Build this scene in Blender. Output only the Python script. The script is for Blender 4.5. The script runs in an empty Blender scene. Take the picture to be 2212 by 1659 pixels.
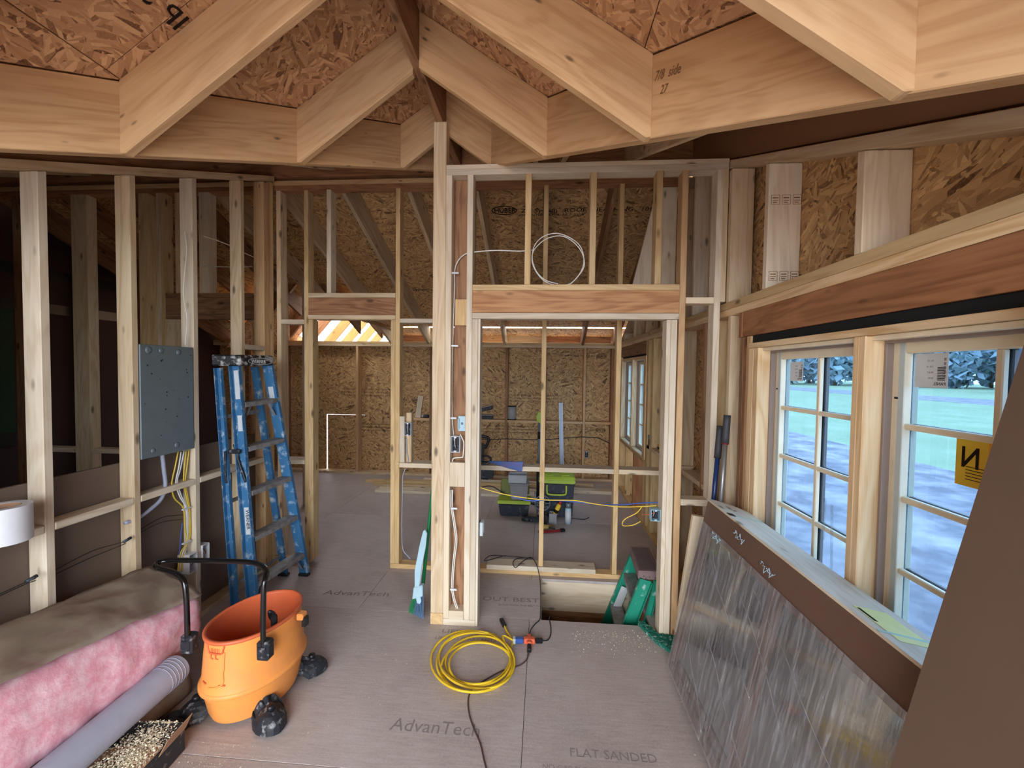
import bpy, bmesh, math, random
from mathutils import Vector, Matrix, noise
random.seed(7)
SC = bpy.context.scene
COL = SC.collection
# ------------------------------------------------------------------ camera
CX, CY, FPX = 1106.0, 829.5, 900.0
YAW, PITCH, ROLL = [math.radians(a) for a in (4.313, 1.884, 0.752)]
CAMP = Vector((0, 0, 1.70))
fwd = Vector((-math.sin(YAW)*math.cos(PITCH), math.cos(YAW)*math.cos(PITCH), -math.sin(PITCH)))
rt = Vector((math.cos(YAW), math.sin(YAW), 0)); up = rt.cross(fwd)
rt, up = math.cos(ROLL)*rt + math.sin(ROLL)*up, -math.sin(ROLL)*rt + math.cos(ROLL)*up
cam = bpy.data.cameras.new('camera'); cam.sensor_width = 36; cam.lens = 36*FPX/2212
cam.clip_start = 0.05; cam.clip_end = 400
co = bpy.data.objects.new('camera', cam); COL.objects.link(co)
co.matrix_world = Matrix(((rt.x, up.x, -fwd.x, 0), (rt.y, up.y, -fwd.y, 0), (rt.z, up.z, -fwd.z, 1.70), (0, 0, 0, 1)))
SC.camera = co
def P(px, py, ax, v):
    """point of a known plane (axis = value) that the survey pixel falls on"""
    d = fwd + rt*((px-CX)/FPX) - up*((py-CY)/FPX); i = 'xyz'.index(ax)
    return CAMP + d*((v-CAMP[i])/d[i])
# ------------------------------------------------------------------ world, light, exposure
W = bpy.data.worlds.new('overcast'); SC.world = W; W.use_nodes = True
nt = W.node_tree; bg = nt.nodes['Background']
tc = nt.nodes.new('ShaderNodeTexCoord'); sx = nt.nodes.new('ShaderNodeSeparateXYZ'); cr = nt.nodes.new('ShaderNodeValToRGB')
nt.links.new(tc.outputs['Generated'], sx.inputs[0]); nt.links.new(sx.outputs['Z'], cr.inputs[0]); nt.links.new(cr.outputs[0], bg.inputs[0])
cr.color_ramp.elements[0].position = 0.0; cr.color_ramp.elements[0].color = (0.72, 0.80, 0.92, 1)
cr.color_ramp.elements[1].position = 0.7; cr.color_ramp.elements[1].color = (0.95, 0.98, 1.0, 1)
bg.inputs[1].default_value = 2.6
def portal(name, loc, rot, sx_, sy_):
    l = bpy.data.lights.new(name, 'AREA'); l.shape = 'RECTANGLE'; l.size = sx_; l.size_y = sy_
    l.cycles.is_portal = True
    o = bpy.data.objects.new(name, l); COL.objects.link(o); o.location = loc; o.rotation_euler = rot
    return o
portal('portal_front', (-0.6, -2.35, 1.6), (math.radians(90), 0, 0), 3.6, 3.6)
portal('portal_window', (1.30, 1.2, 1.3), (0, math.radians(90), 0), 1.3, 3.0)
portal('portal_gable', (-3.3, 7.4, 3.1), (math.radians(-90), 0, 0), 3.0, 2.0)
SC.view_settings.view_transform = 'Standard'; SC.view_settings.look = 'None'
SC.view_settings.gamma = 1.0; SC.view_settings.use_curve_mapping = False
SC.view_settings.exposure = 2.4
SC.cycles.use_denoising = True
SC.cycles.max_bounces = 10; SC.cycles.diffuse_bounces = 7; SC.cycles.transparent_max_bounces = 16
SC.cycles.sample_clamp_indirect = 6.0
# ------------------------------------------------------------------ materials
def newmat(name):
    m = bpy.data.materials.new(name); m.use_nodes = True
    t = m.node_tree; return m, t, t.nodes['Principled BSDF']
def N(t, kind, **kw):
    n = t.nodes.new('ShaderNode'+kind)
    for k, v in kw.items(): setattr(n, k, v)
    return n
def lin(c):
    return tuple(((x/255+0.055)/1.055)**2.4 if x > 10 else x/255/12.92 for x in c)+(1,)
def math_(t, op, a, b=None, c=None):
    n = N(t, 'Math', operation=op)
    for i, v in enumerate((a, b, c)):
        if v is None: continue
        if hasattr(v, 'is_output'): t.links.new(v, n.inputs[i])
        else: n.inputs[i].default_value = v
    return n.outputs[0]
def ramp(t, src, stops):
    n = N(t, 'ValToRGB'); e = n.color_ramp.elements
    while len(e) < len(stops): e.new(0.5)
    for i, (p, c) in enumerate(stops): e[i].position = p; e[i].color = c
    t.links.new(src, n.inputs[0]); return n.outputs[0]
def mix(t, fac, a, b, mode='MIX'):
    n = N(t, 'MixRGB', blend_type=mode)
    for i, v in ((0, fac), (1, a), (2, b)):
        if hasattr(v, 'is_output'): t.links.new(v, n.inputs[i])
        else: n.inputs[i].default_value = v
    return n.outputs[0]
def objcoord(t, scale, rnd=True, rot=(0, 0, 0)):
    tc = N(t, 'TexCoord'); mp = N(t, 'Mapping'); mp.inputs['Scale'].default_value = scale; mp.inputs['Rotation'].default_value = rot
    src = tc.outputs['Object']
    if rnd:
        oi = N(t, 'ObjectInfo'); vm = N(t, 'VectorMath', operation='SCALE')
        cb = N(t, 'CombineXYZ'); t.links.new(oi.outputs['Random'], cb.inputs[0]); t.links.new(math_(t, 'FRACT', math_(t, 'MULTIPLY', oi.outputs['Random'], 37.7)), cb.inputs[1])
        t.links.new(math_(t, 'FRACT', math_(t, 'MULTIPLY', oi.outputs['Random'], 91.3)), cb.inputs[2])
        t.links.new(cb.outputs[0], vm.inputs[0]); vm.inputs['Scale'].default_value = 13.0
        ad = N(t, 'VectorMath', operation='ADD'); t.links.new(src, ad.inputs[0]); t.links.new(vm.outputs[0], ad.inputs[1]); src = ad.outputs[0]
    t.links.new(src, mp.inputs['Vector']); return mp.outputs[0]
def noise_(t, vec, scale, detail=4, rough=0.5, dist=0.0):
    n = N(t, 'TexNoise'); n.inputs['Scale'].default_value = scale; n.inputs['Detail'].default_value = detail
    n.inputs['Roughness'].default_value = rough; n.inputs['Distortion'].default_value = dist
    t.links.new(vec, n.inputs['Vector']); return n.outputs['Fac']
def bump(t, b, h, strength=0.3, dist=0.003):
    n = N(t, 'Bump'); n.inputs['Strength'].default_value = strength; n.inputs['Distance'].default_value = dist
    t.links.new(h, n.inputs['Height']); t.links.new(n.outputs[0], b.inputs['Normal'])
def wood(name, light, dark, knots=0.105, grain=0.5, var=0.18, rough=0.65):
    m, t, b = newmat(name)
    v = objcoord(t, (0.9, 22, 22))
    g1 = noise_(t, v, 1.6, 5, 0.6, 1.2)
    v2 = objcoord(t, (0.7, 5, 5)); g2 = noise_(t, v2, 1.3, 3, 0.5, 0.6)
    rings = math_(t, 'SINE', math_(t, 'MULTIPLY', g2, 46.0))
    rings = math_(t, 'MULTIPLY_ADD', rings, 0.5, 0.5)
    f = math_(t, 'ADD', math_(t, 'MULTIPLY', g1, 0.75), math_(t, 'MULTIPLY', rings, 0.25))
    mid = tuple((a+c)/2 for a, c in zip(light, dark))
    c = ramp(t, f, [(0.30, lin(light)), (0.5, lin(tuple(l*(1-grain*0.35)+d*grain*0.35 for l, d in zip(light, dark)))), (0.72, lin(tuple(l*(1-grain)+d*grain for l, d in zip(light, dark))))])
    # knots
    vk = objcoord(t, (4.6, 12.0, 12.0)); vo = N(t, 'TexVoronoi'); t.links.new(vk, vo.inputs['Vector']); vo.inputs['Scale'].default_value = 1.0
    sep = N(t, 'SeparateColor'); t.links.new(vo.outputs['Color'], sep.inputs[0])
    gate = math_(t, 'GREATER_THAN', sep.outputs[0], 0.42)
    k = ramp(t, vo.outputs['Distance'], [(0.0, (1, 1, 1, 1)), (knots*0.9, (0.8, 0.8, 0.8, 1)), (knots*1.9, (0, 0, 0, 1))])
    kf = math_(t, 'MULTIPLY', math_(t, 'MULTIPLY', k, gate), 0.85)
    c = mix(t, kf, c, lin(tuple(x*0.42 for x in dark)))
    # blotches and per-board variation
    v3 = objcoord(t, (1.2, 3, 3)); n3 = noise_(t, v3, 1.0, 2)
    bl = ramp(t, n3, [(0.35, (0.86, 0.86, 0.88, 1)), (0.65, (1, 1, 1, 1))])
    c = mix(t, 1.0, c, bl, 'MULTIPLY')
    oi = N(t, 'ObjectInfo'); vr = ramp(t, oi.outputs['Random'], [(0.0, (1-var, 1-var*1.1, 1-var*1.25, 1)), (0.5, (1, 1, 1, 1)), (1.0, (1-var*0.2, 1-var*0.6, 1-var*1.1, 1))])
    c = mix(t, 1.0, c, vr, 'MULTIPLY')
    t.links.new(c, b.inputs['Base Color']); b.inputs['Roughness'].default_value = rough
    b.inputs['Specular IOR Level'].default_value = 0.3
    bump(t, b, g1, 0.25, 0.002)
    return m
def osb(name, base, dark, light):
    m, t, b = newmat(name)
    v = objcoord(t, (1, 1, 1))
    # local strand direction picked by a coarse cell pattern
    def layer(coarse, ang, sc):
        vc = N(t, 'TexVoronoi'); vc.inputs['Scale'].default_value = coarse; t.links.new(v, vc.inputs['Vector'])
        s = N(t, 'SeparateColor'); t.links.new(vc.outputs['Color'], s.inputs[0])
        vr = N(t, 'VectorRotate', rotation_type='Z_AXIS'); t.links.new(v, vr.inputs['Vector'])
        t.links.new(math_(t, 'MULTIPLY_ADD', s.outputs[0], ang, -ang/2), vr.inputs['Angle'])
        mp = N(t, 'Mapping'); mp.inputs['Scale'].default_value = sc; t.links.new(vr.outputs[0], mp.inputs['Vector'])
        nd = N(t, 'TexNoise'); nd.inputs['Scale'].default_value = 5; nd.inputs['Detail'].default_value = 0; t.links.new(v, nd.inputs['Vector'])
        ad = N(t, 'VectorMath', operation='ADD'); t.links.new(mp.outputs[0], ad.inputs[0]); t.links.new(nd.outputs['Color'], ad.inputs[1])
        vs = N(t, 'TexVoronoi'); vs.inputs['Scale'].default_value = 1.0; t.links.new(ad.outputs[0], vs.inputs['Vector'])
        s2 = N(t, 'SeparateColor'); t.links.new(vs.outputs['Color'], s2.inputs[0]); return s2.outputs[0], vs.outputs['Distance']
    a, da = layer(6.0, 1.9, (9, 50, 50)); c2, db = layer(12.0, 3.1, (16, 78, 78))
    nm = noise_(t, v, 16, 2); sel = math_(t, 'GREATER_THAN', nm, 0.5)
    val = mix(t, sel, a, c2)
    fine = noise_(t, v, 160, 3)
    val2 = math_(t, 'ADD', math_(t, 'MULTIPLY', val, 0.75), math_(t, 'MULTIPLY', fine, 0.25))
    col = ramp(t, val2, [(0.10, lin(dark)), (0.22, lin(tuple(x*0.3+y*0.7 for x, y in zip(dark, base)))), (0.34, lin(base)), (0.62, lin(tuple(x*0.65+y*0.35 for x, y in zip(base, light)))), (0.92, lin(light))])
    t.links.new(col, b.inputs['Base Color']); b.inputs['Roughness'].default_value = 0.6; b.inputs['Specular IOR Level'].default_value = 0.3
    bump(t, b, val, 0.35, 0.003)
    return m
def plain(name, c, rough=0.5, metal=0.0, spec=0.4, dirt=None, dirt_amt=0.5, dscale=12, bumpy=0.0, trans=0.0):
    m, t, b = newmat(name)
    b.inputs['Roughness'].default_value = rough; b.inputs['Metallic'].default_value = metal; b.inputs['Specular IOR Level'].default_value = spec
    v = objcoord(t, (1, 1, 1)); n = noise_(t, v, dscale, 5, 0.6)
    dc = lin(dirt) if dirt else lin(tuple(x*0.88 for x in c))
    col = mix(t, ramp(t, n, [(0.62-0.25*dirt_amt, (0, 0, 0, 1)), (0.72, (1, 1, 1, 1))]) if dirt else n, lin(c), dc)
    t.links.new(col, b.inputs['Base Color'])
    if bumpy: bump(t, b, n, bumpy, 0.004)
    return m
M = {}
M['spruce'] = wood('spruce_lumber', (226, 206, 172), (176, 140, 96))
M['pale'] = wood('pale_lumber', (232, 220, 196), (188, 160, 122), grain=0.4)
M['yellow'] = wood('yellow_pine_lumber', (226, 198, 148), (178, 138, 88))
M['rafter'] = wood('rafter_lumber', (222, 186, 140), (182, 138, 92), knots=0.06, grain=0.55, var=0.12)
M['fir'] = wood('fir_lumber', (178, 130, 92), (122, 80, 52), grain=0.75)
M['headerw'] = wood('header_lumber', (206, 158, 112), (150, 98, 60), grain=0.75)
M['sunlit_lumber'] = wood('dimmed_gold_lumber', (150, 116, 62), (112, 82, 40))  # yellow lumber darkened so outdoor daylight does not overexpose it
M['ply'] = plain('smooth_brown_plywood', (150, 110, 78), 0.7, dscale=3)
M['brownw'] = wood('weathered_brown_lumber', (170, 130, 96), (110, 76, 52), grain=0.7)
M['clear'] = wood('clear_pine_trim', (240, 214, 170), (204, 158, 104), knots=0.0, grain=0.7, var=0.05, rough=0.5)
M['osb'] = osb('osb_wall', (182, 144, 98), (96, 66, 40), (224, 188, 134))
M['osbroof'] = osb('osb_roof', (180, 136, 97), (104, 68, 44), (220, 178, 134))
M['ink'] = plain('black_ink', (44, 34, 28), 0.9, spec=0.1)
M['inkfaint'] = plain('faded_ink', (150, 140, 137), 0.9, spec=0.1)
M['handink'] = plain('pencil_mark', (140, 102, 68), 0.9, spec=0.1)
def floor_mat():
    m, t, b = newmat('subfloor')
    v = objcoord(t, (1, 1, 1), rnd=False)
    n1 = noise_(t, v, 1.1, 4, 0.6); vs = objcoord(t, (6, 60, 6), rnd=False); n2 = noise_(t, vs, 1.5, 4, 0.6, 0.5)
    n3 = noise_(t, v, 90, 3)
    f = math_(t, 'ADD', math_(t, 'MULTIPLY', n1, 0.5), math_(t, 'ADD', math_(t, 'MULTIPLY', n2, 0.3), math_(t, 'MULTIPLY', n3, 0.2)))
    c = ramp(t, f, [(0.36, lin((160, 148, 143))), (0.5, lin((182, 171, 166))), (0.64, lin((198, 189, 186)))])
    # dust flecks
    vo = N(t, 'TexVoronoi'); vo.inputs['Scale'].default_value = 26; t.links.new(v, vo.inputs['Vector'])
    s = N(t, 'SeparateColor'); t.links.new(vo.outputs['Color'], s.inputs[0])
    g = math_(t, 'GREATER_THAN', s.outputs[0], 0.86); k = math_(t, 'LESS_THAN', vo.outputs['Distance'], 0.10)
    c = mix(t, math_(t, 'MULTIPLY', g, k), c, lin((225, 218, 205)))
    t.links.new(c, b.inputs['Base Color']); b.inputs['Roughness'].default_value = 0.55; b.inputs['Specular IOR Level'].default_value = 0.35
    bump(t, b, n2, 0.2, 0.002); return m
M['floor'] = floor_mat()
M['guard'] = plain('guard_panel', (112, 96, 84), 0.6, dscale=3)
M['cover'] = plain('brown_board', (104, 82, 66), 0.7, dscale=4)
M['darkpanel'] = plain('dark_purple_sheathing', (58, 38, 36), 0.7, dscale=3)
M['greenpanel'] = plain('green_sheathing', (18, 58, 32), 0.6)
M['tapeblack'] = plain('black_seam_tape', (26, 26, 28), 0.35)
M['foam'] = plain('black_foam_gap', (22, 24, 24), 0.9, bumpy=0.5, dscale=60)
M['white'] = plain('white_plastic', (225, 228, 232), 0.4)
M['offw'] = plain('off_white_cable', (236, 234, 224), 0.4)
M['greyc'] = plain('grey_cable', (170, 176, 196), 0.45)
M['yellow_c'] = plain('yellow_cable', (228, 196, 70), 0.4)
M['blue_c'] = plain('blue_cable', (70, 96, 170), 0.4)
M['black'] = plain('black_plastic', (26, 27, 30), 0.38)
M['blacks'] = plain('scuffed_black_plastic', (34, 36, 42), 0.5, dirt=(150, 150, 150), dirt_amt=0.25, dscale=30)
M['capm'] = plain('paint_spattered_black_cap', (22, 22, 24), 0.5, dirt=(215, 215, 210), dirt_amt=0.5, dscale=24)
M['gloss'] = plain('gloss_black_paint', (14, 14, 15), 0.18, spec=0.7)
M['orange'] = plain('orange_plastic', (236, 152, 74), 0.45, dirt=(222, 140, 78), dirt_amt=0.6, dscale=5)
M['orangein'] = plain('orange_plastic_inner', (222, 108, 66), 0.4)
M['bluefg'] = plain('blue_fibreglass', (56, 110, 152), 0.5, dirt=(180, 196, 206), dirt_amt=0.3, dscale=16)
M['alum'] = plain('dusty_aluminium', (150, 150, 152), 0.5, metal=0.35, dirt=(112, 104, 96), dirt_amt=0.8, dscale=20)
M['greenfg'] = plain('green_fibreglass', (24, 138, 110), 0.5, dirt=(200, 216, 210), dirt_amt=0.12, dscale=9)
M['browncap'] = plain('dusty_brown_plastic', (132, 110, 108), 0.6)
M['captray'] = plain('worn_cap_tread', (108, 96, 98), 0.6)
M['steelgrey'] = plain('grey_steel', (116, 130, 136), 0.42, metal=0.2, spec=0.5)
M['galv'] = plain('galvanised_steel', (176, 190, 200), 0.35, metal=0.6)
M['kraft'] = plain('kraft_facing', (158, 144, 126), 0.7, dirt=(134, 104, 94), dirt_amt=0.7, dscale=7, bumpy=0.5)
M['pink'] = plain('pink_fibreglass', (236, 170, 182), 0.95, spec=0.1, dirt=(250, 214, 222), dirt_amt=0.9, dscale=22, bumpy=0.9)
M['paper'] = plain('grey_blue_paper', (176, 182, 200), 0.6)
M['card'] = plain('cardboard', (178, 142, 112), 0.8)
M['cardblack'] = plain('black_printed_cardboard', (48, 48, 52), 0.7, dirt=(150, 138, 120), dirt_amt=0.35, dscale=25)
M['sawdust'] = plain('sawdust', (246, 236, 208), 0.95, spec=0.1, bumpy=0.6, dscale=80)
M['cord_y'] = plain('yellow_cord', (236, 198, 42), 0.4)
M['cord_r'] = plain('brown_cord', (84, 60, 56), 0.5)
M['tapo'] = plain('orange_rubber', (226, 104, 70), 0.5)
M['tapblue'] = plain('blue_translucent_plug', (60, 96, 170), 0.3)
M['broomg'] = plain('green_metal', (22, 116, 66), 0.35)
M['ltblue'] = plain('light_blue_plastic', (176, 208, 220), 0.45)
M['bristle'] = plain('blue_bristle', (104, 134, 168), 0.7)
M['bristleg'] = plain('green_bristle', (64, 158, 104), 0.7)
M['turf'] = plain('green_scrub_fibre', (24, 112, 92), 0.9, dirt=(190, 214, 208), dirt_amt=0.3, dscale=45, bumpy=1.0)
M['frame_b'] = plain('brown_clad_frame', (112, 84, 70), 0.5)
M['lime'] = plain('lime_plastic', (178, 206, 70), 0.45)
M['olive'] = plain('olive_plastic', (110, 118, 30), 0.5)
M['navy'] = plain('charcoal_plastic', (42, 48, 58), 0.5, dirt=(110, 112, 116), dirt_amt=0.2, dscale=20)
M['clearbin'] = plain('frosted_bin', (150, 150, 156), 0.35)
M['greybin'] = plain('light_grey_bin', (186, 194, 200), 0.4)
M['bluepole'] = plain('blue_pole', (32, 56, 104), 0.3)
M['grip'] = plain('grey_grip', (62, 64, 68), 0.6)
M['silver'] = plain('silver_pole', (150, 148, 146), 0.35, metal=0.6)
M['bluefan'] = plain('blue_plastic_film', (42, 76, 140), 0.35, dirt=(90, 60, 110), dirt_amt=0.5, dscale=20)
M['rule'] = plain('white_steel_rule', (214, 226, 236), 0.35)
M['ruleblue'] = plain('blue_scale_print', (110, 160, 200), 0.4)
M['yellowp'] = plain('yellow_label', (244, 206, 52), 0.5)
M['amber'] = plain('amber_label_print', (240, 170, 20), 0.5)
M['red'] = plain('red_tool_paint', (134, 28, 32), 0.4)
M['redbr'] = plain('bright_red_plastic', (205, 50, 48), 0.4)
M['label'] = plain('white_label', (214, 220, 222), 0.55)
M['note'] = plain('pale_yellow_note', (236, 232, 150), 0.6)
M['strap'] = plain('green_strap', (170, 200, 180), 0.4)
M['filter'] = plain('pleated_filter', (168, 164, 158), 0.8)
M['goldtool'] = plain('ochre_rubber', (190, 160, 90), 0.6)
M['grass'] = plain('lawn', (142, 156, 124), 0.95, spec=0.05, dirt=(160, 170, 140), dirt_amt=0.9, dscale=0.5)
M['gravel'] = plain('gravel_yard', (122, 118, 122), 0.95, spec=0.1, dirt=(176, 168, 170), dirt_amt=0.9, dscale=1.6)
M['bush'] = plain('haze_tinted_foliage', (176, 192, 198), 0.9)  # pale blue-grey leaf colour, with distance haze mixed in
M['siding'] = plain('grey_siding', (120, 130, 146), 0.8)  # siding and roofing are blued to suggest distance haze
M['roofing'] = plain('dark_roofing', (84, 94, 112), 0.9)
M['darkglass'] = plain('dark_window', (30, 36, 46), 0.15)
M['cladgrey'] = plain('taupe_cladding', (150, 134, 124), 0.5)
M['sash'] = plain('primed_sash', (244, 230, 198), 0.45)
M['stripw'] = plain('pale_weatherstrip', (196, 208, 206), 0.45)
def glassy(name, tint, refl, rough=0.02):
    m = bpy.data.materials.new(name); m.use_nodes = True; t = m.node_tree; t.nodes.clear()
    o = N(t, 'OutputMaterial'); mx = N(t, 'MixShader'); tr = N(t, 'BsdfTransparent'); gl = N(t, 'BsdfGlossy')
    tr.inputs[0].default_value = tint; gl.inputs['Roughness'].default_value = rough; mx.inputs[0].default_value = refl
    t.links.new(tr.outputs[0], mx.inputs[1]); t.links.new(gl.outputs[0], mx.inputs[2]); t.links.new(mx.outputs[0], o.inputs[0]); return m
M['pane'] = glassy('dimmed_film_glass', (0.32, 0.43, 0.55, 1), 0.04)  # bluish film tint, deepened to hold down the bright view outdoors
def wrap_mat():
    m = bpy.data.materials.new('stretch_film'); m.use_nodes = True; t = m.node_tree; t.nodes.clear()
    o = N(t, 'OutputMaterial'); tr = N(t, 'BsdfTransparent'); gl = N(t, 'BsdfGlossy'); df = N(t, 'BsdfDiffuse')
    gl.inputs['Roughness'].default_value = 0.06; df.inputs[0].default_value = (0.8, 0.84, 0.9, 1)
    v = objcoord(t, (40, 3, 1), rnd=False, rot=(0, 0, 0.5)); n = noise_(t, v, 1.4, 5, 0.7, 0.8)
    f = ramp(t, n, [(0.46, (0.04, 0.04, 0.04, 1)), (0.62, (0.16, 0.16, 0.16, 1)), (0.76, (0.5, 0.5, 0.5, 1))])  # film streaks; their pale diffuse part also imitates bright reflections
    m1 = N(t, 'MixShader'); m2 = N(t, 'MixShader'); m1.inputs[0].default_value = 0.16
    t.links.new(tr.outputs[0], m1.inputs[1]); t.links.new(gl.outputs[0], m1.inputs[2])
    t.links.new(f, m2.inputs[0]); t.links.new(m1.outputs[0], m2.inputs[1]); t.links.new(df.outputs[0], m2.inputs[2]); t.links.new(m2.outputs[0], o.inputs[0])
    b = N(t, 'Bump'); b.inputs['Strength'].default_value = 0.25; b.inputs['Distance'].default_value = 0.003; t.links.new(n, b.inputs['Height']); t.links.new(b.outputs[0], gl.inputs['Normal'])
    return m
M['film'] = wrap_mat(); M['clearfilm'] = glassy('clear_strip', (0.92, 0.94, 0.95, 1), 0.12, 0.1)
def dglass():
    m, t, b = newmat('reflective_glass'); b.inputs['Base Color'].default_value = lin((46, 48, 54)); b.inputs['Roughness'].default_value = 0.07; b.inputs['Specular IOR Level'].default_value = 1.0
    b.inputs['Coat Weight'].default_value = 1.0; b.inputs['Coat Roughness'].default_value = 0.05; b.inputs['Coat IOR'].default_value = 2.2; return m
M['reflglass'] = dglass()
# ------------------------------------------------------------------ object helpers
WM = {}
def reg(o, Mx, parent, mat=None):
    if parent is not None:
        o.parent = parent; o.matrix_basis = WM[parent.name].inverted() @ Mx
    else: o.matrix_basis = Mx
    COL.objects.link(o); WM[o.name] = Mx
    return o
def tag(o, label, cat, group=None):
    o['label'] = label; o['category'] = cat
    if group: o['group'] = group
    return o
def root(name, loc=(0, 0, 0), label=None, cat=None, group=None, rotz=0.0):
    o = bpy.data.objects.new(name, None); o.empty_display_size = 0.1
    reg(o, Matrix.Translation(loc) @ Matrix.Rotation(rotz, 4, 'Z'), None)
    if label: tag(o, label, cat, group)
    return o
def struct(name, loc=(0, 0, 0)):
    o = root(name, loc); o['kind'] = 'structure'; return o
def meshobj(name, bm, mat, parent=None, Mx=None, smooth=False, mats=None):
    me = bpy.data.meshes.new(name); bm.normal_update(); bm.to_mesh(me); bm.free()
    for mm in (mats or [mat]): me.materials.append(M[mm] if isinstance(mm, str) else mm)
    if smooth:
        for p in me.polygons: p.use_smooth = True
    o = bpy.data.objects.new(name, me)
    if Mx is None: Mx = WM[parent.name].copy() if parent is not None else Matrix.Identity(4)
    return reg(o, Mx, parent)
def frame(o, L, Wd):
    L = Vector(L).normalized(); Wd = Vector(Wd); Wd = (Wd - L*Wd.dot(L)).normalized(); T = L.cross(Wd)
    return Matrix(((L.x, Wd.x, T.x, o[0]), (L.y, Wd.y, T.y, o[1]), (L.z, Wd.z, T.z, o[2]), (0, 0, 0, 1)))
def prism_bm(poly, t, bev=0.0015):
    bm = bmesh.new()
    a = [bm.verts.new((p[0], p[1], 0)) for p in poly]; b = [bm.verts.new((p[0], p[1], t)) for p in poly]
    n = len(poly)
    bm.faces.new(a[::-1]); bm.faces.new(b)
    for i in range(n): bm.faces.new((a[i], a[(i+1) % n], b[(i+1) % n], b[i]))
    bmesh.ops.recalc_face_normals(bm, faces=bm.faces)
    if bev: bmesh.ops.bevel(bm, geom=bm.edges[:], offset=bev, segments=1, affect='EDGES')
    return bm
def prism(name, mat, pts, t, L, Wd, parent=None, bev=0.0015):
    """pts: world points of one face (planar), extruded by t along L x W"""
    Mx = frame(pts[0], L, Wd); inv = Mx.inverted()
    poly = [(inv @ Vector(p))[:2] for p in pts]
    return meshobj(name, prism_bm(poly, t, bev), mat, parent, Mx)
def S(name, mat, x0, x1, y0, y1, z0, z1, parent=None, bev=0.0015, grain=None):
    """axis-aligned board, grain along its longest side"""
    d = (x1-x0, y1-y0, z1-z0); order = sorted(range(3), key=lambda i: -d[i])
    if grain is not None: order = [grain]+[i for i in order if i != grain]
    ax = [Vector((1, 0, 0)), Vector((0, 1, 0)), Vector((0, 0, 1))]
    L, Wd = ax[order[0]], ax[order[1]]; T = L.cross(Wd); l, w, t = d[order[0]], d[order[1]], d[order[2]]
    c = Vector(((x0+x1)/2, (y0+y1)/2, (z0+z1)/2)); o = c - L*l/2 - Wd*w/2 - T*t/2
    return meshobj(name, prism_bm([(0, 0), (l, 0), (l, w), (0, w)], t, bev), mat, parent, frame(o, L, Wd))
def board(name, mat, A, B, w, t, side, parent=None, bev=0.0015):
    A, B = Vector(A), Vector(B); L = (B-A).normalized(); Mx = frame(A, L, side); n = (B-A).length
    Wd = Vector((Mx[0][1], Mx[1][1], Mx[2][1])); T = Vector((Mx[0][2], Mx[1][2], Mx[2][2])); o = A - Wd*w/2 - T*t/2
    return meshobj(name, prism_bm([(0, 0), (n, 0), (n, w), (0, w)], t, bev), mat, parent, frame(o, L, side))
def catmull(pts, k=6, closed=False):
    pts = [Vector(p) for p in pts]; out = []; n = len(pts)
    for i in range(n if closed else n-1):
        if closed: p0, p1, p2, p3 = pts[(i-1) % n], pts[i], pts[(i+1) % n], pts[(i+2) % n]
        else: p0, p1, p2, p3 = pts[max(i-1, 0)], pts[i], pts[i+1], pts[min(i+2, n-1)]
        for j in range(k):
            u = j/k
            out.append(0.5*((2*p1)+(p2-p0)*u+(2*p0-5*p1+4*p2-p3)*u*u+(3*p1-p0-3*p2+p3)*u**3))
    if not closed: out.append(pts[-1])
    return out
def tube_bm(bm, path, r, seg=8, closed=False, cap=True):
    rings = []; n = len(path); prev = None
    for i, p in enumerate(path):
        d = (path[(i+1) % n]-path[i-1]) if closed or 0 < i < n-1 else ((path[1]-path[0]) if i == 0 else (path[-1]-path[-2]))
        d.normalize()
        if prev is None: a = Vector((0, 0, 1)) if abs(d.z) < 0.9 else Vector((1, 0, 0)); u = d.cross(a).normalized()
        else: u = (prev-d*prev.dot(d)).normalized()
        prev = u; v = d.cross(u); rr = r[i] if isinstance(r, (list, tuple)) else r
        rings.append([bm.verts.new(p+(u*math.cos(2*math.pi*k/seg)+v*math.sin(2*math.pi*k/seg))*rr) for k in range(seg)])
    for i in range(n if closed else n-1):
        A, B = rings[i], rings[(i+1) % n]
        for k in range(seg): bm.faces.new((A[k], A[(k+1) % seg], B[(k+1) % seg], B[k]))
    if cap and not closed: bm.faces.new(rings[0][::-1]); bm.faces.new(rings[-1])
def tube(name, mat, pts, r, parent=None, k=6, seg=8, closed=False, smooth_path=True):
    path = catmull(pts, k, closed) if smooth_path else [Vector(p) for p in pts]
    bm = bmesh.new(); tube_bm(bm, path, r, seg, closed)
    bmesh.ops.recalc_face_normals(bm, faces=bm.faces)
    o = Vector(path[0])
    for v in bm.verts: v.co -= o
    return meshobj(name, bm, mat, parent, Matrix.Translation(o), smooth=True)
def lathe(name, mat, prof, loc, parent=None, seg=32, sx=1.0, sy=1.0, rotz=0.0, tilt=None, smooth=True, cap=True):
    bm = bmesh.new(); rings = []
    for r, z in prof: rings.append([bm.verts.new((r*sx*math.cos(2*math.pi*k/seg), r*sy*math.sin(2*math.pi*k/seg), z)) for k in range(seg)])
    for A, B in zip(rings, rings[1:]):
        for k in range(seg): bm.faces.new((A[k], A[(k+1) % seg], B[(k+1) % seg], B[k]))
    if cap: bm.faces.new(rings[0][::-1]); bm.faces.new(rings[-1])
    bmesh.ops.recalc_face_normals(bm, faces=bm.faces)
    Mx = Matrix.Translation(loc) @ Matrix.Rotation(rotz, 4, 'Z')
    if tilt is not None: Mx = Matrix.Translation(loc) @ tilt.to_4x4()
    return meshobj(name, bm, mat, parent, Mx, smooth=smooth)
def sharpen(o, ang=35):
    me = o.data
    try: me.set_sharp_from_angle(angle=math.radians(ang))
    except Exception: pass
    return o
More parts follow.
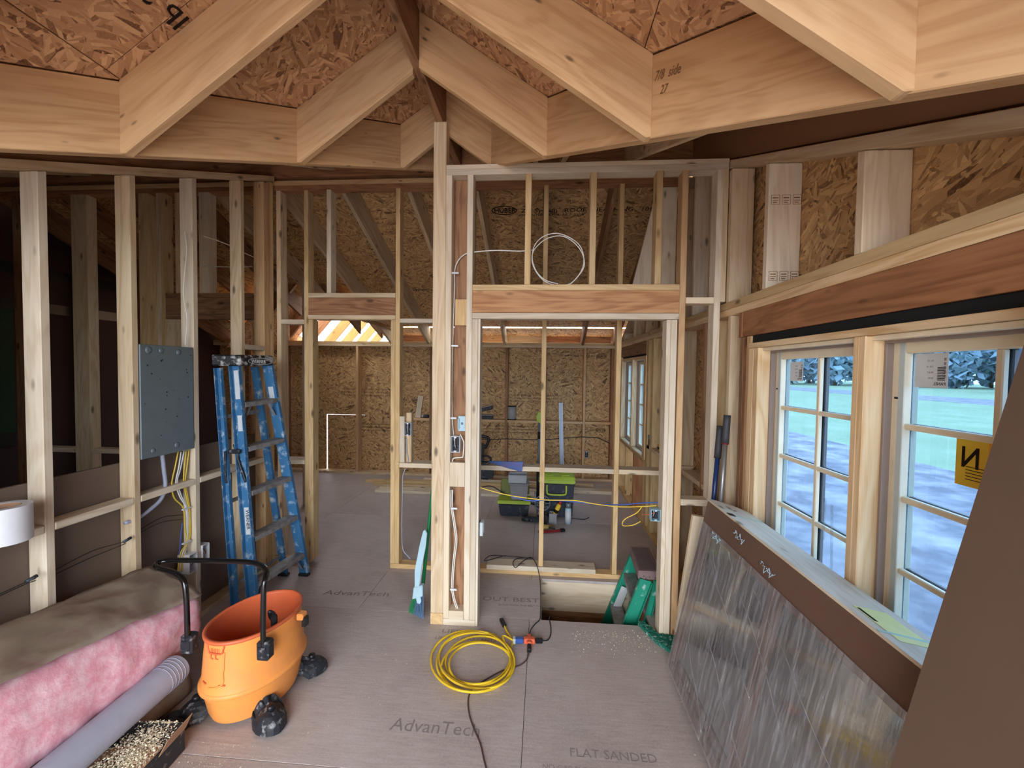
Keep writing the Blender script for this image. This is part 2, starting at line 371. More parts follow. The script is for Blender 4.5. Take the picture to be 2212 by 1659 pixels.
def text(name, s, size, org, xd, yd, mat, parent, ext=0.0006, squash=1.0, bold=False):
    cu = bpy.data.curves.new(name, 'FONT'); cu.body = s; cu.size = size; cu.extrude = ext; cu.resolution_u = 2
    if bold: cu.offset = size*0.012
    tmp = bpy.data.objects.new(name, cu); me = bpy.data.meshes.new_from_object(tmp); bpy.data.objects.remove(tmp)
    me.materials.clear(); me.materials.append(M[mat])
    xd = Vector(xd).normalized(); yd = Vector(yd); yd = (yd-xd*yd.dot(xd)).normalized(); zd = xd.cross(yd)
    Mx = Matrix(((xd.x, yd.x, zd.x, org[0]), (xd.y, yd.y, zd.y, org[1]), (xd.z, yd.z, zd.z, org[2]), (0, 0, 0, 1))) @ Matrix.Diagonal((squash, 1, 1, 1))
    me.transform(Matrix.Diagonal((squash, 1, 1, 1))); Mx = Matrix(((xd.x, yd.x, zd.x, org[0]), (xd.y, yd.y, zd.y, org[1]), (xd.z, yd.z, zd.z, org[2]), (0, 0, 0, 1)))
    return reg(bpy.data.objects.new(name, me), Mx, parent)
def oval_mark(name, org, xd, yd, rx, ry, mat, parent, w=0.006):
    xd = Vector(xd).normalized(); yd = Vector(yd).normalized()
    bm = bmesh.new(); n = 28; A = []; B = []
    for k in range(n):
        a = 2*math.pi*k/n; c, s = math.cos(a), math.sin(a)
        A.append(bm.verts.new((rx*c, ry*s, 0))); B.append(bm.verts.new(((rx-w)*c, (ry-w)*s, 0)))
    for k in range(n): bm.faces.new((A[k], A[(k+1) % n], B[(k+1) % n], B[k]))
    r = bmesh.ops.extrude_face_region(bm, geom=bm.faces[:])
    bmesh.ops.translate(bm, vec=(0, 0, 0.0008), verts=[v for v in r['geom'] if isinstance(v, bmesh.types.BMVert)])
    return meshobj(name, bm, mat, parent, frame(org, xd, yd))
def huber(parent, org, xd, yd, s=1.0, rest='ZIP System  ROOF & WALL', mat='ink', nm='sheathing_print'):
    """oval maker's stamp and the line of print beside it"""
    xd = Vector(xd).normalized(); yd = Vector(yd).normalized(); org = Vector(org)
    oval_mark(nm, org+xd*0.085*s+yd*0.022*s, xd, yd, 0.088*s, 0.042*s, mat, parent, 0.007*s)
    text(nm, 'HUBER', 0.062*s, org+xd*0.014*s+yd*0.001*s, xd, yd, mat, parent, squash=0.78, bold=True)
    if rest:
        text(nm, rest, 0.05*s, org+xd*0.2*s, xd, yd, mat, parent, squash=1.1)
        text(nm, 'PATENTED  EXPOSURE 1  32/16', 0.026*s, org+xd*0.2*s-yd*0.034*s, xd, yd, mat, parent, squash=1.2)
# ================================================================== SETTING
XL, XR, YN, Y2, YB = -2.285, 1.115, 2.68, 3.414, 6.45
XG, ZG, SG, SM = -0.69, 3.56, 0.69, 0.4167          # dormer ridge x / deck height / dormer pitch / main pitch
def zdorm(x): return ZG - SG*abs(x-XG)
def zmain(y): return 3.08 + SM*(y-2.15)
def zback(y): return 3.605 - SM*(y-3.44)
def yval(x): return 2.15 + (ZG - SG*abs(x-XG) - 3.08)/SM
# ---- ground and crawl space
ground = struct('ground', (0, 0, -0.5))
for (a, b, c, d) in ((-60, -5.6, -40, 90), (-5.6, 1.33, -40, -2.5), (-5.6, 1.33, 6.7, 90), (1.33, 9.5, -40, 90)):
    S('ground_patch', 'gravel', a, b, c, d, -0.6, -0.5, ground, bev=0)
S('lawn', 'grass', 9.5, 120, -60, 140, -0.62, -0.5, ground, bev=0)
S('driveway_strip', 'gravel', 34, 42, -60, 140, -0.5, -0.48, ground, bev=0)
crawl = struct('crawl_space', (0, 0, -1.2))
S('crawl_floor', 'gravel', -5.6, 1.33, -2.5, 6.7, -1.3, -1.2, crawl, bev=0)
for (a, b, c, d) in ((-5.6, -5.5, -2.5, 6.7), (1.23, 1.33, -2.5, 6.7), (-5.5, 1.23, -2.5, -2.4), (-5.5, 1.23, 6.6, 6.7)):
    S('foundation_wall', 'guard', a, b, c, d, -1.3, -0.021, crawl, bev=0)  # unseen perimeter, added to stop daylight leaking up through floor gaps
# ---- floor sheets
HX0, HX1, HY0, HY1 = 0.012, 0.74, 2.80, 3.362
floor = struct('floor')
ys = [-2.4, -0.8, 0.44, 1.66, 2.80, 3.362, 4.66, 5.88, 6.6]
for r in range(len(ys)-1):
    xs = [-5.5, -4.3+(r % 2)*1.2, -2.45, -0.07 if r % 2 else -0.62, 1.23]
    if r == 4: xs = [-5.5, -3.1, -1.28, HX0]; 
    for a, b in zip(xs, xs[1:]):
        S('floor_panel', 'floor', a+0.0012, b-0.0012, ys[r]+0.0012, ys[r+1]-0.0012, -0.021, 0.0, floor, bev=0.001)
S('floor_panel', 'floor', HX1, 1.23, 2.8012, 3.3608, -0.021, 0.0, floor)
S('floor_joist', 'pale', -1.2, 1.23, HY1+0.002, HY1+0.04, -0.262, -0.022, floor)
S('floor_joist', 'fir', -1.2, 1.23, HY0-0.045, HY0-0.006, -0.262, -0.022, floor)
S('floor_joist', 'fir', HX0-0.05, HX0-0.012, HY0, HY1, -0.262, -0.022, floor)
S('floor_joist', 'fir', HX1+0.012, HX1+0.05, HY0, HY1, -0.262, -0.022, floor)
S('rim_board', 'brownw', -1.2, 1.23, HY1+0.004, HY1+0.03, -0.9, -0.264, floor)
for k in range(9):
    y = -2.0+k*0.6
    S('floor_joist', 'brownw', -5.5, -1.25, y, y+0.04, -0.262, -0.022, floor)
# prints on the subfloor
text('floor_print', 'OUT BEST', 0.075, (-0.43, 3.0, 0.0005), (1, 0.02, 0), (0, 1, 0), 'inkfaint', floor, 0.0003, 1.25)
text('floor_print', 'BUILD WITH THE BEST FLOORING', 0.026, (-0.30, 2.945, 0.0005), (1, 0.02, 0), (0, 1, 0), 'inkfaint', floor, 0.0003)
text('floor_print', 'LIFETIME', 0.05, (-0.635, 2.60, 0.0005), (1, 0.02, 0), (0, 1, 0), 'inkfaint', floor, 0.0003, 1.5)
text('floor_print', 'LIMITED WARRANTY', 0.042, (-0.66, 2.53, 0.0005), (1, 0.02, 0), (0, 1, 0), 'inkfaint', floor, 0.0003, 1.0)
text('floor_print', 'AdvanTech', 0.085, (-1.63, 2.96, 0.0005), (1, 0.04, 0), (0, 1, 0), 'inkfaint', floor, 0.0003, 1.3)
text('floor_print', 'AdvanTech', 0.10, (-0.70, 1.86, 0.0005), (1, 0.0, 0), (0, 1, 0), 'inkfaint', floor, 0.0003, 0.95)
text('floor_print', 'FLAT SANDED', 0.06, (0.14, 1.80, 0.0005), (1, 0.0, 0), (0, 1, 0), 'inkfaint', floor, 0.0003, 1.0)
text('floor_print', 'NO GAP FLOORING', 0.034, (0.02, 1.73, 0.0005), (1, 0.0, 0), (0, 1, 0), 'inkfaint', floor, 0.0003, 1.0)
# ---- left wall with raking top plate
wl = struct('wall_left', (XL, 1.5, 0))
def zrake(y): return 3.008 + 0.4167*(y-2.68)
def rake_plate(xa, xb, y0, y1, off, th, parent, mat='spruce'):
    prism('top_plate', mat, [(xa, y0, zrake(y0)-off), (xa, y1, zrake(y1)-off), (xa, y1, zrake(y1)-off-th), (xa, y0, zrake(y0)-off-th)], xb-xa, (0, 1, SM), (0, 0, 1), parent)
rake_plate(XL-0.089, XL, -2.3, 3.40, 0, 0.044, wl, 'spruce')
lstud = [-2.1, -1.69, -1.28, -0.87, -0.46, -0.05, 0.36, 0.77, 1.325, 1.735, 2.155, 2.567, 3.0]
for i, y in enumerate(lstud):
    y1 = y+0.038; za, zb = zrake(y)-0.046, zrake(y1)-0.046
    mt = ['spruce', 'pale', 'spruce', 'pale'][i % 4]
    prism('stud', mt, [(XL-0.089, y, 0.04), (XL-0.089, y, za), (XL-0.089, y1, zb), (XL-0.089, y1, 0.04)], 0.089, (0, 0, 1), (0, -1, 0), wl, bev=0.003)
for y, mt in ((3.262, 'rafter'), (3.302, 'rafter'), (3.342, 'yellow')):
    S('stud', mt, XL-0.089, XL, y, y+0.038, 0.04, zrake(y)-0.048, wl)
S('bottom_plate', 'spruce', XL-0.089, XL, -2.3, 3.40, 0.0, 0.038, wl)
for a, b in zip(lstud, lstud[1:]+[3.262]):
    S('blocking', 'pale', XL-0.086, XL+0.001, a+0.039, b-0.001, 0.918, 0.956, wl, bev=0.004)
S('blocking', 'pale', XL-0.089, XL, 3.039, 3.26, 1.835, 1.873, wl)
S('guard_panel', 'guard', XL-0.109, XL-0.0905, -2.3, 3.40, 0.0, 1.148, wl)
# ---- partition behind (wall_middle), spans past the left wall
wm = struct('wall_middle', (-0.6, Y2, 0))
def stud2(x, mt='spruce', z0=0.04, z1=3.194, w=0.038, y=Y2, d=0.089, par=None): return S('stud', mt, x, x+w, y, y+d, z0, z1, par or wm, bev=0.0025)
S('top_plate', 'rafter', -5.4, 1.105, Y2-0.001, Y2+0.088, 3.234, 3.272, wm)
S('top_plate', 'fir', -5.4, 1.105, Y2, Y2+0.089, 3.195, 3.233, wm)
S('bottom_plate', 'yellow', -1.28, 1.105, Y2, Y2+0.089, 0.0, 0.038, wm)
S('bottom_plate', 'yellow', -5.4, -3.1, Y2, Y2+0.089, 0.0, 0.038, wm)
S('bottom_plate', 'yellow', -2.42, -2.0, Y2, Y2+0.089, 0.0, 0.038, wm)
stud2(-2.281, 'spruce'); stud2(-2.037, 'yellow'); stud2(-1.999, 'yellow', z1=2.108); stud2(-1.838, 'pale', z0=2.333)
stud2(-1.281, 'yellow', z1=2.108); stud2(-1.242, 'yellow'); stud2(-0.62, 'spruce'); stud2(-0.582, 'brownw', z1=2.0)
S('bottom_plate', 'pale', -0.45, 0.45, Y2-0.012, Y2+0.115, 0.0385, 0.0765, wm); stud2(-0.018, 'yellow', z0=0.077); stud2(0.583, 'yellow'); stud2(1.065, 'spruce')
S('header', 'fir', -1.999, -1.243, Y2, Y2+0.038, 2.150, 2.292, wm)
S('header', 'fir', -1.999, -1.243, Y2+0.05, Y2+0.089, 2.150, 2.292, wm)
S('header_plate', 'spruce', -1.999, -1.243, Y2-0.001, Y2+0.089, 2.294, 2.332, wm)
S('header_plate', 'spruce', -1.999, -1.243, Y2-0.001, Y2+0.089, 2.110, 2.148, wm)
S('blocking', 'pale', -2.242, -2.038, Y2, Y2+0.089, 2.07, 2.108, wm)
S('blocking', 'pale', -1.203, -0.621, Y2, Y2+0.089, 2.085, 2.12, wm)
for a, b in ((-2.242, -2.038), (-1.203, -0.621), (-0.581, -0.019), (0.021, 0.582), (0.622, 1.064)):
    S('rail', 'pale', a, b, Y2-0.002, Y2+0.13, 0.868, 0.906, wm)
# its far left stretch with a door opening
for x, mt, w in ((-4.75, 'brownw', 0.09), (-4.18, 'spruce', 0.15), (-3.54, 'yellow', 0.09), (-3.375, 'spruce', 0.038), (-3.337, 'yellow', 0.038), (-2.44, 'yellow', 0.06)):
    stud2(x, mt, w=w)
stud2(-3.2, 'spruce', z0=2.333, w=0.13); stud2(-2.98, 'pale', z0=2.333, w=0.09); stud2(-2.7, 'yellow', z0=2.333, w=0.038)
stud2(-3.298, 'spruce', z1=2.108, w=0.12); stud2(-2.50, 'yellow', z1=2.108, w=0.04)
S('header', 'brownw', -3.297, -2.442, Y2, Y2+0.038, 2.150, 2.292, wm)
S('header_plate', 'brownw', -3.297, -2.442, Y2-0.001, Y2+0.089, 2.294, 2.332, wm)
S('header_plate', 'brownw', -3.297, -2.442, Y2-0.001, Y2+0.089, 2.110, 2.148, wm)
S('rail', 'pale', -4.66, -4.19, Y2, Y2+0.089, 0.91, 0.95, wm); S('rail', 'pale', -4.03, -3.55, Y2, Y2+0.089, 0.91, 0.95, wm)
S('ridge_beam', 'fir', -5.4, 1.23, Y2-0.005, Y2+0.04, 3.30, 3.598, wm)
S('ridge_beam', 'brownw', -5.4, 1.23, Y2+0.042, Y2+0.085, 3.276, 3.598, wm)
# ---- centre partition with cased opening
wc = struct('wall_center', (0.2, YN, 0))
post = S('post', 'spruce', -0.728, -0.644, YN, YN+0.089, 0.075, 3.288, wc, bev=0.004)
S('post_foot', 'yellow', -0.728, -0.644, YN, YN+0.089, 0.0, 0.0745, wc)
def studc(x, mt='pale', z0=0.08, z1=2.948, w=0.038): return S('stud', mt, x, x+w, YN, YN+0.089, z0, z1, wc, bev=0.0025)
S('bottom_plate', 'pale', -0.643, -0.428, YN, YN+0.089, 0.0, 0.04, wc)
S('bottom_plate', 'pale', -0.643, -0.428, YN+0.0895, YN+0.12, 0.0, 0.04, wc)
studc(-0.643, 'pale', z0=0.041); studc(-0.505, 'pale', z0=0.041); studc(-0.466, 'pale', z0=0.041, z1=2.029)
S('jamb_strip', 'pale', -0.427, -0.412, YN+0.004, YN+0.1, 0.0, 2.029, wc)
S('stud', 'brownw', -0.60, -0.512, YN+0.075, YN+0.11, 0.041, 2.946, wc)
S('blocking', 'pale', -0.604, -0.506, YN-0.001, YN+0.038, 0.93, 1.09, wc)
S('blocking', 'pale', -0.604, -0.506, YN-0.004, YN+0.088, 0.041, 0.10, wc)
S('blocking', 'yellow', -0.585, -0.506, YN+0.03, YN+0.068, 1.99, 2.16, wc)
S('top_plate', 'pale', -0.643, 1.113, YN-0.001, YN+0.088, 2.985, 3.012, wc)
S('top_plate', 'pale', -0.643, 1.113, YN, YN+0.089, 2.947, 2.984, wc)
S('header', 'headerw', -0.466, 0.836, YN, YN+0.038, 2.070, 2.212, wc)
S('header', 'headerw', -0.466, 0.836, YN+0.05, YN+0.089, 2.070, 2.212, wc)
S('header_plate', 'yellow', -0.466, 0.836, YN-0.001, YN+0.089, 2.213, 2.249, wc)
S('header_plate', 'pale', -0.466, 0.836, YN-0.001, YN+0.089, 2.031, 2.068, wc)
for x in (-0.132, 0.277, 0.682): studc(x, 'yellow', z0=2.25)
studc(0.79, 'pale', z0=0.0, z1=2.029); studc(0.837, 'rafter', z0=0.0); studc(1.045, 'pale', z0=0.041); studc(1.079, 'spruce', z0=2.14, w=0.034)
S('jamb_strip', 'pale', 0.764, 0.789, YN+0.004, YN+0.1, 0.0, 2.029, wc)
S('blocking', 'pale', 0.876, 1.044, YN, YN+0.089, 2.13, 2.168, wc)
S('blocking', 'pale', 0.876, 1.044, YN, YN+0.089, 0.86, 0.90, wc)
S('bottom_plate', 'pale', 0.876, 1.113, YN, YN+0.089, 0.0, 0.04, wc)
# ---- right wall
wr = struct('wall_right', (XR, 2.0, 0))
DR = 0.16
rake_plate(XR, XR+DR, -2.3, YN-0.001, 0.008, 0.05, wr, 'spruce')
rake_plate(XR, XR+DR, YN+0.09, 3.41, 0.008, 0.05, wr, 'spruce')
prism('top_plate', 'spruce', [(XR, 3.51, zback(3.51)-0.30), (XR, 6.45, zback(6.45)-0.30), (XR, 6.45, zback(6.45)-0.34), (XR, 3.51, zback(3.51)-0.34)], DR, (0, 1, -SM), (0, 0, 1), wr)
S('wall_plate', 'yellow', XR-0.002, XR+DR, -2.3, 6.44, 2.088, 2.131, wr)
S('wall_plate', 'clear', XR-0.001, XR+DR, -2.3, 6.44, 2.046, 2.087, wr)
for y in (-1.93, -1.3, -0.67, -0.04, 0.59, 0.95, 1.578, 2.215, 2.85, 3.25):
    z1 = zrake(y)-0.06
    if z1 > 2.2:
        prism('stud', 'pale', [(XR, y, 2.132), (XR, y, z1), (XR, y+0.038, z1+0.0158), (XR, y+0.038, 2.132)], DR-0.001, (0, 0, 1), (0, -1, 0), wr, bev=0.003)
S('stud', 'spruce', XR, XR+DR-0.03, 2.64, 2.678, 2.132, zrake(2.64)-0.06, wr)
for y, zb_ in ((2.80, 3.0), (2.95, 3.05), (3.56, 3.2), (4.1, 3.0), (4.7, 2.75), (5.3, 2.5), (5.9, 2.25)):
    S('stud', 'spruce', XR, XR+DR-0.03, y, y+0.038, 2.132, (zback(y)-0.35) if y > 3.5 else zb_-0.05, wr)
# header over the window and the gap above the unit
S('header', 'fir', XR, XR+0.04, -0.60, 2.452, 1.905, 2.045, wr)
S('header', 'fir', XR+0.045, XR+0.085, -0.60, 2.452, 1.905, 2.045, wr)
S('header_spacer', 'fir', XR-0.002, XR+0.1, 2.453, 2.49, 1.905, 2.045, wr, grain=2)
S('header', 'fir', XR, XR+0.04, 4.58, 6.12, 1.905, 2.045, wr)
S('foam_gap', 'foam', XR+0.012, XR+0.10, -0.6, 2.41, 1.864, 1.904, wr)
S('foam_gap', 'foam', XR+0.012, XR+0.10, 4.65, 6.06, 1.884, 1.904, wr)
# studs below the plates
for y, mt in ((2.355, 'rafter'), (2.394, 'fir'), (2.434, 'brownw')): S('stud', mt, XR, XR+DR-0.02, y, y+0.037, 0.04, 1.903 if y < 2.44 else 2.045, wr)
for y, mt in ((2.60, 'spruce'), (2.83, 'yellow'), (2.99, 'brownw'), (3.55, 'spruce'), (3.90, 'brownw'), (3.94, 'yellow'), (3.98, 'yellow'), (4.35, 'yellow'), (4.39, 'yellow'), (4.54, 'yellow'), (4.58, 'rafter'), (4.62, 'clear'), (6.12, 'yellow'), (6.38, 'brownw')):
    S('stud', mt, XR, XR+DR-0.02, y, y+0.038, 0.04, 2.045, wr)
S('bottom_plate', 'yellow', XR, XR+DR-0.02, -2.3, 6.44, 0.0, 0.038, wr)
for a, b in ((-0.5, 2.354), (4.66, 6.119)):
    S('sill_plate', 'yellow', XR, XR+DR-0.02, a, b, 0.70, 0.738, wr)
    n = int((b-a)/0.4)
    for k in range(n):
        y = a+0.02+k*(b-a)/n; S('cripple', ['rafter', 'fir', 'yellow', 'brownw'][k % 4], XR, XR+DR-0.02, y, y+0.038, 0.04, 0.699, wr)
for a, b in ((2.84+0.03, 2.989), (3.029, 3.40), (3.51, 3.549), (3.589, 3.899), (4.02, 4.349), (4.43, 4.539), (2.64, 2.679)):
    S('blocking', 'spruce', XR-0.002, XR+DR-0.03, a, b, 0.888, 0.926, wr)
for (a, b, z0, z1) in ((-2.4, 0.76, -0.02, 2.14), (2.36, 4.64, -0.02, 2.14), (6.07, 6.6, -0.02, 2.14), (0.76, 2.36, -0.02, 0.72), (4.64, 6.07, -0.02, 0.72), (0.76, 2.36, 1.89, 2.14), (4.64, 6.07, 1.905, 2.14)):
    S('sheathing', 'osb', XR+DR+0.001, XR+DR+0.013, a+0.001, b-0.001, z0, z1, wr, grain=1)
prism('sheathing', 'osb', [(XR+DR+0.001, -2.4, 2.142), (XR+DR+0.001, 3.44, 2.142), (XR+DR+0.001, 3.44, zmain(3.44)-0.03), (XR+DR+0.001, 0.3, zmain(0.3)-0.03), (XR+DR+0.001, -2.4, 2.26)], 0.012, (0, 1, 0), (0, 0, 1), wr)
prism('sheathing', 'osb', [(XR+DR+0.001, 3.442, 2.142), (XR+DR+0.001, 6.6, 2.142), (XR+DR+0.001, 6.6, zback(6.6)-0.03), (XR+DR+0.001, 3.442, zback(3.442)-0.03)], 0.012, (0, 1, 0), (0, 0, 1), wr)
# lumber stamps
for z in (2.55, 2.17):
    for k in range(3):
        bx = XR+0.012+k*0.052
        yy = 2.2145
        S('stamp', 'handink', bx, bx+0.04, yy-0.0006, yy, z, z+0.0018, wr, bev=0); S('stamp', 'handink', bx, bx+0.04, yy-0.0006, yy, z+0.045, z+0.0468, wr, bev=0)
        S('stamp', 'handink', bx, bx+0.0018, yy-0.0006, yy, z, z+0.045, wr, bev=0); S('stamp', 'handink', bx+0.04, bx+0.0418, yy-0.0006, yy, z, z+0.0468, wr, bev=0)
        S('stamp', 'handink', bx+0.006, bx+0.034, yy-0.0006, yy, z+0.03, z+0.035, wr, bev=0); S('stamp', 'handink', bx+0.006, bx+0.034, yy-0.0006, yy, z+0.018, z+0.021, wr, bev=0); S('stamp', 'handink', bx+0.008, bx+0.028, yy-0.0006, yy, z+0.008, z+0.012, wr, bev=0)
# ---- back wall
wb = struct('wall_back', (-1.5, YB, 0))
def back_sheet(x0, x1, z0=0.0, z1=2.14): S('sheathing', 'osb', x0+0.0001, x1-0.0001, YB+0.141, YB+0.153, z0, z1, wb, bev=0, grain=0)
for a, b in ((-5.4, -4.8), (-3.545+0.012, -1.2), (-1.2, 1.24)): back_sheet(a, b, 0.0, 0.935)
back_sheet(-4.8, -3.552, 0.0, 1.22); back_sheet(-5.4, -4.8, 0.935, 1.22)
back_sheet(-3.552, -2.9, 0.939, 2.14); back_sheet(-5.4, -3.552, 1.22, 2.14); back_sheet(-2.9, -0.59, 0.935, 2.14); back_sheet(-0.59, 1.24, 0.935, 2.14)
S('bottom_plate', 'spruce', -5.4, 1.24, YB, YB+0.14, 0.0, 0.038, wb)
S('top_plate', 'yellow', -5.4, 1.24, YB-0.001, YB+0.139, 2.092, 2.13, wb); S('top_plate', 'spruce', -5.4, 1.24, YB, YB+0.14, 2.053, 2.091, wb)
bx = [-4.79, -4.2, -2.99, -2.38, -1.79, -1.19, -0.59, 0.01, 0.61, 1.03]
for i, x in enumerate(bx): S('stud', ['fir', 'brownw', 'rafter'][i % 3], x, x+0.038, YB, YB+0.14, 0.039, 2.052, wb)
for a, b in zip(bx, bx[1:]):
    if a > -2.5: S('blocking', 'rafter', a+0.039, b-0.001, YB-0.001, YB+0.139, 0.885, 0.923, wb)
huber(wb, (0.98, YB+0.1405, 1.96), (-1, 0, 0), (0, 0, -1), 0.9)
huber(wb, (0.98, YB+0.1405, 0.80), (-1, 0, 0), (0, 0, -1), 0.9)
huber(wb, (-1.95, YB+0.1405, 1.22), (-1, 0, 0), (0, 0, -1), 1.0, rest=None)
text('sheathing_print', 'ZIP System', 0.07, (-1.72, YB+0.1405, 1.2), (1, 0, 0), (0, 0, 1), 'ink', wb)
for k, (x, z) in enumerate(((-0.55, 1.30), (-1.15, 0.80), (-3.3, 1.35), (-3.0, 0.78), (-0.5, 0.80))):
    for j in range(3): text('sheathing_print', 'STRUCTURAL SHEATHING  EXPOSURE 1  SIZED FOR SPACING', 0.028, (x, YB+0.1405, z-j*0.05), (1, 0, 0), (0, 0, 1), 'ink', wb, squash=1.1)
S('eave_block', 'brownw', -5.4, -4.12, YB+0.25, YB+0.288, 2.135, 2.36, wb)
# ---- far left wall of the dark side room
wf = struct('wall_far_left', (-5.4, 2, 0))
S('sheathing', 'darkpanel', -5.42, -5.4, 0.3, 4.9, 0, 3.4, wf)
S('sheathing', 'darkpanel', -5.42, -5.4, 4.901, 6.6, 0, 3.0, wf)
S('seam_tape', 'tapeblack', -5.3995, -5.398, 0.3, 6.5, 2.62, 2.73, wf); S('seam_tape', 'tapeblack', -5.3995, -5.398, 0.3, 6.5, 2.25, 2.36, wf)
S('green_sheathing', 'greenpanel', -5.3995, -5.385, 1.6, 3.86, 1.0, 2.249, wf); S('seam_tape', 'tapeblack', -5.3995, -5.383, 1.6, 3.86, 0.86, 1.0, wf)
for y in (0.9, 2.1, 3.0, 4.5, 5.2, 5.9): S('stud', 'brownw', -5.38, -5.24, y, y+0.038, 0.04, 2.9, wf)
S('closing_panel', 'darkpanel', -5.4, XL-0.112, 0.28, 0.30, -0.02, 2.3, wf)  # unseen end panel, put in to keep the side room dark
for x in (-4.85, -4.3, -3.62): S('stud', 'brownw', x, x+0.09, 4.6, 4.64, 0.0, 2.95, wf)
for x in (-3.45, -3.2, -2.95): S('stud', 'pale', x, x+0.05, 4.9, 4.94, 0.0, 2.8, wf)
# ---- front wall pieces behind the camera: side walls of the bay
ws = struct('wall_side_left_outer', (XL-0.13, -1, 0))
S('sheathing', 'osb', XL-0.125, XL-0.111, -2.4, 0.279, -0.02, 2.3, ws, grain=1)
# ================================================================== CEILING / ROOF
ce = struct('ceiling', (0, 2, 3.3))
TR = 0.038
def in_yz(z0): return z0
# dormer ridge
S('ridge_board', 'brownw', XG-0.022, XG+0.022, -2.4, 3.36, 3.288, 3.556, ce)
# jack rafters
PH = 0.286
for j, y in enumerate((2.76, 2.158, 1.545, 0.925, 0.33, -0.27, -0.87, -1.47, -2.07)):
    for s in (-1, 1):
        yy = y + (0.045 if s < 0 and y > 0.5 else 0)
        lim = (ZG-zmain(yy))/SG
        xe = XG + s*(lim-0.0) if yy > 0.5 else (1.27 if s > 0 else -2.42)
        xi = XG + s*0.0225
        x2 = xe + s*0.012 if yy > 0.5 else xe
        pts = [(xi, yy, zdorm(xi)), (xe, yy, zdorm(xe)), (xe, yy, zdorm(xe)-PH), (xi, yy, zdorm(xi)-PH)]
        if yy > 0.5:   # small notch cut at the bottom of the plumb cut
            q = 0.02
            pts = [(xi, yy, zdorm(xi)), (xe, yy, zdorm(xe)), (xe, yy, zdorm(xe)-PH-0.002), (xe-s*q, yy, zdorm(xe)-PH-0.004)] + [(xi, yy, zdorm(xi)-PH)]
        prism('jack_rafter', 'rafter', pts, TR*(-s), Vector((s, 0, -SG)), (0, 0, 1), ce, bev=0.003)
# valley rafters
for s in (-1, 1):
    x0, y0 = XG+s*0.03, 3.33; xe = 1.10 if s > 0 else -2.27
    ye = yval(xe)
    A = Vector((x0, yval(x0), zdorm(x0)-0.004)); B = Vector((xe, ye, zdorm(xe)-0.004)); dn = Vector((0, 0, -0.29))
    Lh = (B-A).normalized(); T = Lh.cross(Vector((0, 0, 1))).normalized()
    off = T*(0.0) 
    # the face toward the room sits on the jack ends
    out = Vector((s, 0.0, 0))
    sgn = 1 if T.dot(Vector((s*0.58, 1, 0))) > 0 else -1
    prism('valley_rafter', 'rafter', [A, B, B+dn, A+dn], 0.05*sgn, Lh, (0, 0, 1), ce, bev=0.003)
    prism('valley_rafter', 'spruce', [A+T*sgn*0.052-Vector((0, 0, .02)), B+T*sgn*0.052-Vector((0, 0, .02)), B+dn+T*sgn*0.052+Vector((0, 0, 0.03)), A+dn+T*sgn*0.052+Vector((0, 0, 0.03))], 0.04*sgn, Lh, (0, 0, 1), ce, bev=0.003)
# main rafters, front slope, from the ridge beam down to the valleys or the walls
MR = 0.257
for x in (-5.2, -4.6, -4.0, -3.4, -2.9, -1.79, -1.19, -0.1, 0.10, 0.61):
    yend = yval(x)+0.185 if -2.28 < x < 1.11 else 0.35
    if yend > 3.2: continue
    prism('main_rafter', 'spruce', [(x, 3.405, zmain(3.405)), (x, yend, zmain(yend)), (x, yend, zmain(yend)-MR), (x, 3.405, zmain(3.405)-MR)], -0.038, (0, -1, -SM), (0, 0, 1), ce)
for x, mt in ((1.135, 'ply'), (-2.375, 'brownw')):
    prism('main_rafter', mt, [(x, 3.405, zmain(3.405)), (x, 0.30, zmain(0.30)), (x, 0.30, zrake(0.3)+0.003), (x, 3.405, zrake(3.405)+0.003)], -0.045, (0, -1, -SM), (0, 0, 1), ce)
# back slope rafters
for x in (-5.2, -4.6, -4.0, -3.4, -2.99, -2.39, -1.79, -1.19, -0.59, 0.01, 0.61, 1.09):
    ye = 6.95 if x > -2.5 or x < -4.12 else 5.65
    prism('back_rafter', ['brownw', 'spruce'][int(x*10) % 2], [(x, 3.50, zback(3.50)), (x, ye, zback(ye)), (x, ye, zback(ye)-0.2), (x, 6.45 if x > -2.5 or x < -4.12 else ye, zback(6.45)-MR if x > -2.5 or x < -4.12 else zback(ye)-MR), (x, 3.50, zback(3.50)-MR)][:5], -0.038, (0, 1, -SM), (0, 0, 1), ce)
prism('gusset_board', 'pale', [(1.085, 3.6, 2.28), (1.085, 3.6, zback(3.6)-0.02), (0.98, 3.6, zback(3.6)-0.05), (0.70, 3.6, 2.28)], 0.03, (0, 0, 1), (1, 0, 0), ce)
